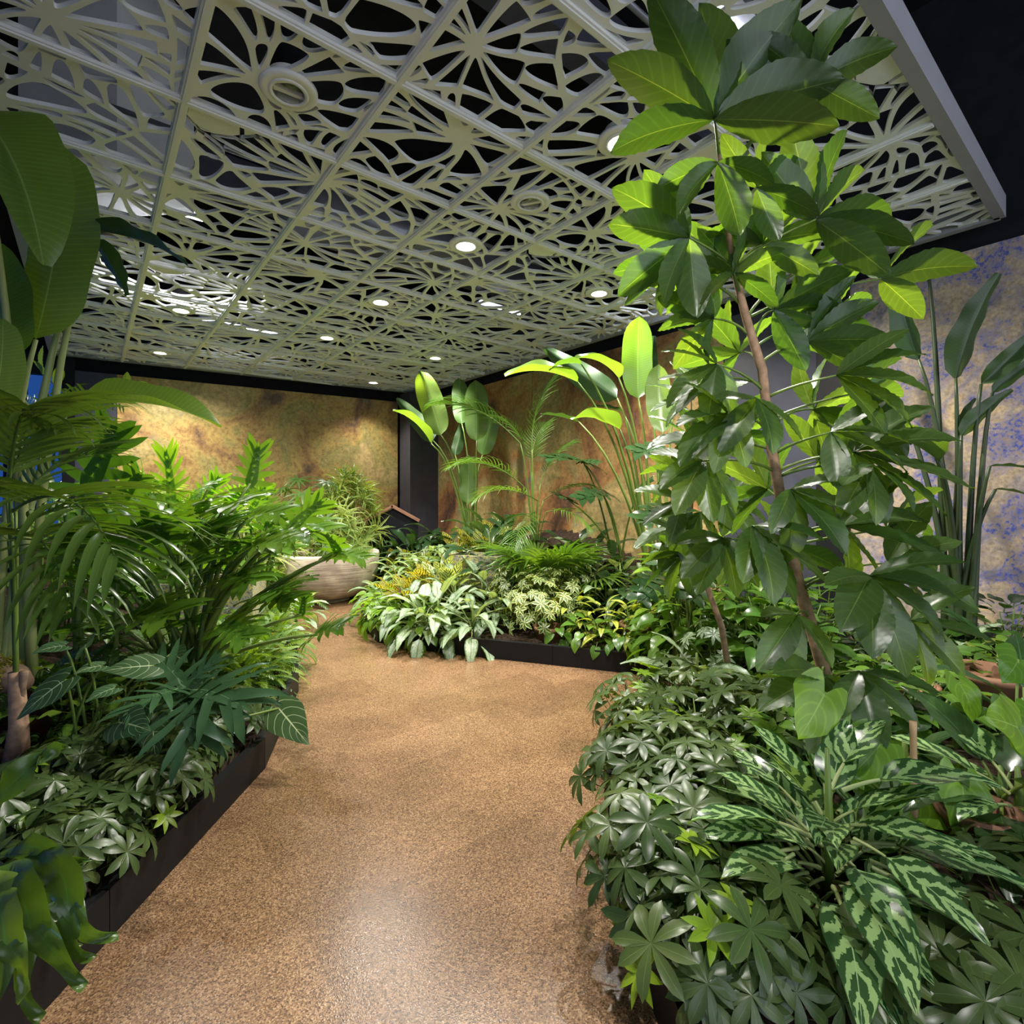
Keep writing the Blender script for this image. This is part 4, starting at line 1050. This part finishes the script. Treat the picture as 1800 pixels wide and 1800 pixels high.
# timber frame in the corner
b = W(690, 905, 6.7); b.z = soil(b.x, b.y)
P = thing('timber_frame', 'pointed reddish timber frame in front of the corner post', 'frame', b)
M_red = plain('reddish_timber', (.24, .12, .075), .6, .3, 0, .2, 20)
zc = W(690, 890, 6.7).z - b.z
for sx in (-1, 1):
    g = Geo(); g.box((0, 0, 0), (.20, .03, .016), 0, T((sx * .17, 0, zc - .09)) @ RY(sx * .5)); obj('rafter', g.mesh('rafter', M_red, False), P)
g = Geo(); g.add([(-.32, .01, -.05), (.32, .01, -.05), (.32, .01, zc - .19), (0, .01, zc - .03), (-.32, .01, zc - .19), (-.32, .03, -.05), (.32, .03, -.05), (.32, .03, zc - .19), (0, .03, zc - .03), (-.32, .03, zc - .19)],
                 [(0, 1, 2, 3, 4), (9, 8, 7, 6, 5), (0, 5, 6, 1), (1, 6, 7, 2), (2, 7, 8, 3), (3, 8, 9, 4), (4, 9, 5, 0)])
obj('gable_board', g.mesh('gable_board', M_dark, False), P)
# moss covered log and stakes at left
b = on_soil(15, 1.9); P = thing('mossy_log', 'weathered log covered with yellow green moss at the left edge', 'log', b)
a_ = W(-100, 1170, 2.05); c_ = W(28, 1195, 2.05)
stalk(P, [a_, a_.lerp(c_, .5) + Vector((0, 0, .02)), c_, c_ + Vector((.05, -.01, -.01))], [.06, .062, .055, .03], M_wood, 'log', 14)
g = Geo()
for i in range(900):
    q = a_.lerp(c_, U(0, 1)) - P.location; an = U(-.9, 2.2); rr = .062
    q = q + Vector((0, -math.sin(an) * rr, math.cos(an) * rr))
    V, F, Uv, _ = blade(U(.015, .035), .010, o_lance, 2, 1, .6, .2); g.add(V, F, Uv, 0, basis((U(-1, 1), U(-1, .2), U(.2, 1)), (U(-1, 1), U(-1, 1), 1), q))
o = obj('moss', g.mesh('moss', L_moss), P); o['kind'] = 'stuff'
def stake(label, p0, p1, r, m, name='wooden_stake'):
    A_, B_ = W(*p0), W(*p1); A_.z = soil(A_.x, A_.y) - .03
    g = Geo(); n = 9
    g.tube([A_.lerp(B_, i / n) - A_ for i in range(n + 1)], [r * (1.12 if i % 3 == 0 else 1) for i in range(n + 1)], 8)
    obj(name, g.mesh(name, m), None, T(A_), label=label, category='stake')
stake('rough wooden stake leaning beside the mossy log', (20, 1310, 1.95), (42, 1180, 1.95), .013, M_wood)
M_bam = plain('dry_bamboo', (.36, .24, .12), .5, .4, 0, .2, 15)
stake('short cut bamboo cane standing behind the heart leaves', (1608, 1360, 1.5), (1605, 1268, 1.5), .009, M_bam, 'bamboo_cane')
M_pot = plain('brown_nursery_pot', (.26, .13, .075), .6, .3, 0, .15)
def pot(label, px, d, r, h, sink=.04):
    b = on_soil(px, d, -sink)
    P = thing('nursery_pot', label, 'pot', b)
    obj('pot', Geo().lathe([(0, 0), (r * .75, 0), (r * .98, h - .03), (r * 1.06, h - .03), (r * 1.06, h), (r * .94, h), (r * .9, h - .04), (0, h - .04)], 28).mesh('pot', M_pot), P)
pot('brown nursery pot half hidden under the banded aglaonema', 1715, 1.5, .10, .17, .1)
pot('brown nursery pot under the mottled leaves of the back bed', 1120, 3.75, .12, .20)
pot('brown nursery pot at the edge of the back bed kerb', 965, 3.95, .11, .13)
pot('brown nursery pot in the shade of the tall tree', 1585, 2.3, .13, .22)
pot('brown nursery pot below the pothos by the right edge', 1740, 2.25, .14, .24)
pot('brown nursery pot beside the peacock plant near the bowl', 705, 4.9, .13, .2)
# ================================================================== massed planting
def mass(name, label, cat, group, spots, fn):
    spots = sorted(spots)
    ORD = ['leftmost of its row', 'second from the left', 'third from the left', 'fourth from the left', 'fifth from the left', 'sixth from the left', 'seventh from the left', 'eighth from the left', 'ninth from the left', 'rightmost of its row']
    base_label = label
    for si, sp in enumerate(spots):
        if len(spots) <= 10: label = base_label + ', ' + ('rightmost of its row' if si == len(spots) - 1 else ORD[si])
        b = on_soil(sp[0], sp[1]); P = thing(name, label, cat, b, group); fn(P, sp[2] if len(sp) > 2 else 1.0)
def uniq(name, label, cat, px, d, fn, s=1.0, dz=0.0):
    b = on_soil(px, d, dz); P = thing(name, label, cat, b); fn(P, s); return P
def rows(name, label, cat, group, spots, cuts, words, fn):
    """long drifts: told apart by their row and place in it"""
    lo = 0
    for hi, w in zip(cuts + [99], words):
        sub = [q for q in spots if lo <= q[1] < hi]; lo = hi
        if sub: mass(name, label + ' ' + w, cat, group, sub, fn)
schef = lambda P, s: bush(P, 'schef', int(20 * s), .15 * s, .21 * s, .92, (.25, 1.3), 4, .2, 'leaf', 'schefb')
# left kerb row of umbrella plants
rows('umbrella_plant', 'small umbrella plant by the left kerb,', 'plant', 'umbrella plants along the left kerb',
     [(90, 1.45), (-20, 1.5), (150, 1.6), (40, 1.7), (210, 1.75), (110, 1.85), (290, 1.95), (190, 2.0), (350, 2.2), (260, 2.15), (405, 2.45), (320, 2.35), (150, 1.48), (235, 1.68), (60, 1.58), (320, 2.08), (385, 2.28), (270, 1.82)], [1.66, 2.05], ['nearest row', 'middle row', 'far row'], lambda P, s: bush(P, 'schef', 18, .13, .15, .82, (.3, 1.3), 4, .2, 'leaf', 'schefb'))
# right foreground drift
rows('umbrella_plant', 'small umbrella plant in the right bed,', 'plant', 'umbrella plants in the right foreground bed',
     [(1130, 1.42), (1175, 1.62), (1240, 1.55), (1120, 1.85), (1220, 1.85), (1320, 1.85), (1130, 2.15), (1230, 2.2), (1310, 2.05), (1115, 2.45), (1190, 2.5), (1215, 1.38, .85), (1190, 1.3, .8), (1380, 2.2), (1160, 2.0), (1290, 2.35), (1240, 1.68), (1205, 1.18, .75), (1265, 1.16, .7), (1330, 1.18, .7), (1165, 1.32, .85)], [1.45, 1.9, 2.18], ['nearest row', 'second row', 'third row', 'row by the path bend'], schef)
mass('umbrella_plant', 'umbrella plant with big glossy leaflets in the bottom right corner', 'plant', 'umbrella plants in the bottom right corner',
     [(1560, 1.17), (1660, 1.2), (1750, 1.17), (1800, 1.3), (1620, 1.12), (1490, 1.14), (1700, 1.1)], lambda P, s: bush(P, 'schef', 8, .10, .03, .95, (.8, 1.35), 3, .3))
uniq('banded_aglaonema', 'big aglaonema with pale banded leaves in the right foreground', 'plant', 1455, 1.36, lambda P, s: (clump(P, 'agl', 42, 1.1, -.45, 1.08, .14, .34), clump(P, 'agl', 34, .6, -.55, 1.0, .16, .22), clump(P, 'agl', 24, .9, .1, .9, .2, .3)))
uniq('banded_aglaonema', 'banded aglaonema cut off by the right edge of the picture', 'plant', 1790, 1.5, lambda P, s: clump(P, 'agl', 14, 1.0, -.1, 1.0, .06, .1))
P = uniq('yellowing_leaf_plant', 'single yellowing leaf drooping beside the banded aglaonema', 'plant', 1600, 1.5, lambda P, s: None)
V, F, Uv, tip = blade(.26, .08, o_lance, 8, 2, .5, .2); me = reg('', Geo().add(V, F, Uv), [L_yell], tip)
hl(P, me, W(1580, 1500, 1.4), W(1660, 1625, 1.33), Vector((0, -.5, 1)))
stalk(P, arc(P.location, W(1580, 1500, 1.4), 0, 4), .004)
# anthuriums with heart leaves
def anth(label, bpx, bd, lv):
    b = on_soil(bpx, bd); P = thing('heart_leaf_anthurium', label, 'plant', b)
    for lb, lt, nrm in lv:
        B = W(*lb); st = stalk(P, arc(b + Vector((U(-.03, .03), U(-.03, .03), 0)), B, 0, 6), .0045, None, 'leaf_stalk', 6)
        hl(P, rnd.choice(K['heart']), B, W(lt[0], lt[1], lb[2] - .06), Vector((nrm.x, -.9, .6)), 'leaf', st)
anth('anthurium with large light green heart leaves behind the banded aglaonema', 1560, 1.62, [((1450, 1218, 1.55), (1402, 1300, 1.4), Vector((.2, -.8, .6))), ((1548, 1308, 1.5), (1490, 1368, 1.38), Vector((0, -.7, .8))), ((1690, 1375, 1.5), (1685, 1485, 1.34), Vector((.2, -.8, .7))),
     ((1480, 1345, 1.55), (1520, 1390, 1.45), UT), ((1640, 1395, 1.55), (1580, 1440, 1.4), UT)])
anth('anthurium with hanging heart leaves at the right edge of the picture', 1790, 1.75, [((1686, 1200, 1.62), (1710, 1272, 1.5), Vector((.3, -1, .4))), ((1790, 1280, 1.55), (1730, 1260, 1.4), Vector((0, -.6, .9))), ((1780, 1250, 1.6), (1800, 1340, 1.45), Vector((0, -.8, .6))),
     ((1720, 1420, 1.6), (1760, 1480, 1.45), UT), ((1790, 1160, 1.9), (1760, 1200, 1.8), UT)])
for lab, px, d, n in (('dark glossy leaved plant beside the anthurium at right', 1760, 1.55, 9), ('dark glossy leaved plant under the lowest tree leaves', 1590, 1.8, 9), ('dark glossy philodendron against the right edge', 1800, 2.05, 10), ('dark glossy plant low in front of the pots at right', 1680, 1.95, 9)):
    uniq('glossy_philodendron', lab, 'plant', px, d, lambda P, s: clump(P, 'darkl', n, 1.2, .1, 1.0, .05, .08))
mass('pothos_plant', 'trailing small leaved pothos in the bed right of the tree', 'plant', 'pothos right of the tree',
     [(1620, 2.3), (1700, 2.5), (1770, 2.35), (1660, 2.75), (1760, 2.8), (1560, 2.5), (1800, 2.55), (1490, 2.5), (1540, 2.1), (1640, 2.05)], lambda P, s: bush(P, 'pothos', 30, .22, .26, 1.1, (-.1, .9), 4, .1))
mass('pothos_plant', 'leafy pothos at the foot of the tall tree', 'plant', 'pothos at the foot of the tree',
     [(1400, 1.95), (1340, 2.0), (1460, 2.1), (1390, 2.35), (1440, 1.7)], lambda P, s: bush(P, 'pothos', 24, .17, .24, 1.0, (0, 1.0), 4, .1))
uniq('silver_aglaonema', 'silver leaved aglaonema overhanging the path bend', 'plant', 1225, 2.68, lambda P, s: clump(P, 'agls', 22, 1.2, .0, 1.05, .06, .22))
mass('silver_aglaonema', 'silver leaved aglaonema in the shade behind the tall tree', 'plant', 'silver aglaonemas right of the tree', [(1560, 2.75), (1630, 2.95), (1490, 2.9), (1700, 2.7)], lambda P, s: clump(P, 'agls', 16, 1.2, .1, 1.05, .05, .15))
mass('lance_leaf_plant', 'narrow leaved plant below the dark bird of paradise', 'plant', 'narrow leaved plants by the right wall', [(1560, 2.95), (1760, 2.6), (1620, 2.9), (1790, 2.55), (1500, 3.1)], lambda P, s: clump(P, 'spathg', 16, 1.35, .3, 1.1, .05))
uniq('round_leaf_vine', 'round leaved vine in front of the blue patina panel', 'plant', 1775, 2.75, lambda P, s: bush(P, 'obtuse', 40, .22, .42, 1.0, (0, .9), 5, .3))
# ---- back bed, from the path bend to the corner
mass('silver_aglaonema', 'pale silver aglaonema clustered at the tip of the back bed', 'plant', 'silver aglaonemas at the tip of the back bed',
     [(770, 4.2), (830, 4.12), (720, 4.45), (800, 4.5), (870, 4.35), (745, 4.15, .9), (850, 4.6)], lambda P, s: (clump(P, 'agls', 22, 1.25, -.05, 1.12, .09, .2), clump(P, 'agls', 10, .4, -.5, 1.05, .14, .08)))
mass('creeping_pothos', 'bright green creeper spilling over the path edge by the bowl', 'plant', 'creepers at the tip of the back bed',
     [(680, 4.62), (705, 4.38), (665, 4.9), (740, 4.2), (700, 4.7), (725, 4.5), (672, 4.45), (690, 5.1)], lambda P, s: bush(P, 'pothb', 46, .24, .22, 1.15, (-.5, .9), 5, -.25))
mass('lance_leaf_plant', 'arching narrow leaved plant between the bowl and the peacock plants', 'plant', 'arching plants beside the bowl', [(690, 5.2), (670, 5.5), (720, 5.3)], lambda P, s: clump(P, 'spath', 24, 1.3, .0, 1.0, .06))
mass('lance_leaf_plant', 'silvery narrow leaved plant massed before the corner bird of paradise', 'plant', 'silvery lance plants in the back bed',
     [(735, 5.6), (775, 5.6), (755, 5.9), (800, 5.4), (700, 5.8), (760, 5.3), (790, 5.8), (735, 6.1), (705, 6.2)], lambda P, s: clump(P, 'spath', 28, 1.3, .1, 1.15, .08, .2))
mass('peace_lily', 'dark green broad leaved plant in front of the corner wall', 'plant', 'dark plants at the corner', [(745, 6.5), (780, 6.5), (812, 6.3), (860, 5.2), (705, 6.6), (725, 6.3)], lambda P, s: clump(P, 'spathg', 24, 1.35, .3, 1.35, .08, .3))
mass('peacock_plant', 'golden peacock plant with dark barred leaves near the bowl', 'plant', 'golden peacock plants near the bowl', [(705, 5.0), (745, 4.85), (735, 4.65), (770, 4.95)], lambda P, s: clump(P, 'cal', 13, 1.35, .35, 1.0, .06, .12))
mass('peacock_plant', 'golden peacock plant with dark barred leaves at the corner', 'plant', 'golden peacock plants at the corner', [(720, 6.1), (800, 6.05), (690, 6.3), (826, 5.6), (860, 5.7)], lambda P, s: clump(P, 'cal', 11, 1.4, .6, .95, .05, .2))
mass('peacock_plant', 'pale striped peacock plant among the back bed planting', 'plant', 'pale peacock plants', [(855, 5.75), (885, 5.8), (780, 4.75), (735, 5.95), (795, 4.7)], lambda P, s: clump(P, 'calg', 11, 1.4, .6, 1.05, .05, .15))
mass('variegated_umbrella_plant', 'cream edged variegated umbrella plant in the middle of the back bed', 'plant', 'variegated umbrella plants', [(935, 4.15), (985, 4.15), (960, 4.4), (905, 4.4), (1010, 4.35), (945, 3.98, .8)], lambda P, s: bush(P, 'schefv', 36, .22, .46, .72, (.1, 1.2), 4, .12))
mass('green_aglaonema', 'green aglaonema behind the mottled plants of the back bed', 'plant', 'green aglaonemas in the back bed', [(1065, 4.2), (1030, 4.5), (1090, 4.5), (1140, 4.2), (1010, 4.8)], lambda P, s: clump(P, 'agls', 18, 1.25, .1, 1.1, .06, .25))
mass('peace_lily', 'broad dark leaved plant at the foot of the rust wall', 'plant', 'dark plants below the rust wall', [(1040, 4.7), (1080, 4.45), (1120, 4.25), (1000, 4.9), (1170, 4.0), (900, 5.2), (880, 4.9)], lambda P, s: clump(P, 'spathg', 18, 1.3, .2, 1.2, .07, .25))
mass('mottled_croton', 'yellow mottled low plant above the back bed kerb', 'plant', 'mottled plants above the back kerb', [(1110, 3.72), (1060, 3.82), (1155, 3.68), (1010, 4.0), (1190, 3.75)], lambda P, s: bush(P, 'croton', 26, .18, .34, 1.0, (-.1, 1.1), 4, .1))
mass('pothos_plant', 'pothos trailing over the black kerb of the back bed', 'plant', 'pothos along the back kerb', [(1040, 3.75), (1090, 3.66), (1150, 3.58), (1190, 3.5), (1215, 3.6), (990, 3.9), (1120, 3.95)], lambda P, s: bush(P, 'pothos', 20, .17, .22, 1.15, (-.5, .9), 3, -.1))
uniq('silver_umbrella_plant', 'fine silvery umbrella plant lit beside the sapling stem', 'plant', 1262, 2.95, lambda P, s: bush(P, 'schefsilver', 40, .24, .36, 1.0, (0, 1.2), 5, .1))
philo('monstera with dark split leaves against the rust wall', 1090, 4.7, [((1030, 818, 4.6), (950, 805, 4.4), Vector((0, -.3, 1))), ((1025, 812, 4.6), (1055, 815, 4.5), UT), ((1060, 870, 4.5), (1010, 880, 4.3), UT), ((1000, 880, 4.6), (975, 870, 4.4), UT), ((1120, 870, 4.2), (1150, 840, 4.1), UT)], 'mons', .008, 'monstera')
philo('monstera with shiny notched leaves between the sapling and the tall tree', 1200, 3.3, [((1180, 800, 3.1), (1105, 795, 3.0), UT), ((1190, 960, 3.0), (1155, 1000, 2.8), UT), ((1230, 800, 3.2), (1190, 770, 3.3), UA), ((1175, 900, 3.2), (1120, 920, 3.0), UT), ((1250, 860, 3.2), (1280, 830, 3.2), UA), ((1150, 1020, 3.1), (1120, 1060, 2.9), UT), ((1230, 1000, 3.0), (1210, 1060, 2.8), UT)], 'mons', .007, 'monstera')
mass('leafy_shrub', 'green leafy shrub filling the bed behind the sapling', 'plant', 'shrubs behind the sapling', [(1180, 3.9), (1240, 3.7), (1300, 3.5), (1280, 3.8), (1360, 3.6), (1210, 3.3), (1320, 3.0), (1400, 3.2), (1440, 3.0), (1380, 2.8)], lambda P, s: bush(P, 'pothos', 44, .28, .55, 1.5, (0, 1.0), 5, .1))
mass('leafy_shrub', 'lime green shrub glowing behind the tall tree trunk', 'plant', 'lime shrubs behind the trunk', [(1250, 3.3), (1310, 3.25), (1200, 3.6)], lambda P, s: bush(P, 'pothb', 44, .26, .8, 1.7, (0, 1.0), 5, .2))
# ---- left bed fillers and back hedge
mass('fine_fern', 'feathery light green fern cushion spilling over the left bed edge', 'fern', 'feathery ferns on the left bed edge', [(470, 3.2), (440, 2.95), (485, 3.6), (425, 2.8), (430, 3.4), (480, 4.0), (400, 3.1), (450, 3.7)], lambda P, s: bush(P, 'fern', 54, .16, .24, .85, (-.3, 1.1), 0, -.1, 'frond'))
mass('lush_fern', 'dark feathery fern between the philodendron stalks', 'fern', 'dark ferns in the left bed', [(380, 2.9), (250, 2.6), (180, 2.4), (120, 2.5), (300, 3.2), (420, 3.3), (60, 2.4)], lambda P, s: clump(P, 'fernd', 30, 1.2, .0, 1.1, .08))
mass('peacock_plant', 'small striped peacock plant low under the philodendron', 'plant', 'peacock plants under the philodendron', [(440, 3.3), (300, 2.45), (255, 2.35)], lambda P, s: clump(P, 'cal', 9, 1.2, .3, .75, .04))
mass('silver_aglaonema', 'aglaonema between the philodendron and the feathery ferns', 'plant', 'aglaonemas in the left bed', [(410, 3.1), (450, 3.7), (370, 3.5), (470, 4.3), (520, 4.6)], lambda P, s: clump(P, 'agls', 16, 1.2, .1, .95, .05, .1))
mass('pothos_plant', 'bright leaved pothos low in the left bed by the log', 'plant', 'pothos in the left bed', [(115, 2.25), (60, 2.3), (160, 2.2), (220, 2.3)], lambda P, s: bush(P, 'pothb', 20, .15, .22, 1.1, (0, 1.0), 3, .2))
mass('leafy_shrub', 'shrub with broad leaves behind the philodendrons', 'plant', 'shrubs behind the philodendrons', [(180, 3.4), (110, 3.3), (240, 4.4), (160, 4.4), (340, 4.8), (290, 4.9), (400, 5.0), (220, 5.2), (130, 4.9)], lambda P, s: bush(P, 'pothos', 46, .32, .75, 1.9, (0, 1.0), 5, .15))
mass('dracaena', 'bushy narrow leaved dracaena in the hedge along the gold back wall', 'plant', 'dracaenas along the back wall', [(330, 5.6), (400, 5.8), (360, 5.3), (290, 5.5), (430, 5.5), (470, 6.0), (250, 5.4)], lambda P, s: bush(P, 'drac', 26, .42, .95, 1.25, (.0, 1.3), 6, .15, 'leaf_tuft', None, M_bark, .007))
uniq('dracaena', 'tall dense dracaena bush with drooping leaves behind the stone bowl', 'plant', 612, 6.65, lambda P, s: bush(P, 'drac', 64, .46, 1.42, 1.25, (-.5, 1.35), 9, .12, 'leaf_tuft', None, M_bark, .009))
uniq('lady_palm', 'dark lady palm with fanned leaves left of the tall dracaena', 'palm', 545, 6.5, lambda P, s: bush(P, 'raphis', 44, .52, 1.2, 1.0, (-.1, 1.2), 8, .15, 'fan_leaf', None, M_stem, .008))
mass('lush_fern', 'dark low fern tucked behind the stone bowl', 'fern', 'ferns behind the bowl', [(480, 6.3), (660, 6.6), (500, 5.6), (690, 6.5)], lambda P, s: clump(P, 'fernd', 26, 1.3, .2, 1.5, .08))
# branch with small leaves in front of the gold wall
b = on_soil(150, 3.2); P = thing('climbing_shrub', 'thin branch of lit leaves before the dark panel and gold wall', 'plant', b)
br = [b, W(150, 800, 3.1), W(180, 720, 3.0), W(225, 692, 2.9), W(330, 710, 2.8)]
stalk(P, br, [.007, .006, .004, .003, .002], M_bark, 'branch', 6)
for px, py, an, l in ((228, 688, 95, 34), (232, 690, 20, 40), (215, 694, 170, 36), (205, 700, 200, 30), (250, 694, -15, 46), (270, 698, -20, 44), (195, 690, 150, 26), (300, 704, -12, 40), (95, 680, 60, 40), (110, 690, 20, 46), (85, 670, 120, 40), (130, 700, 330, 40), (75, 660, 80, 50)):
    B = W(px, py, 2.95); a = math.radians(an); L = l / FOC * 2.95
    hl(P, rnd.choice(K['tree']), B, B + Vector((math.cos(a) * L, U(-.4, .1) * L, math.sin(a) * L)), UPC if U(0, 1) < .5 else UPA)
stalk(P, [W(180, 720, 3.0), W(130, 700, 2.95), W(75, 660, 2.95)], .003, M_bark, 'branch', 5)

for o in scn.objects:
    if 'crown' in o: del o['crown']
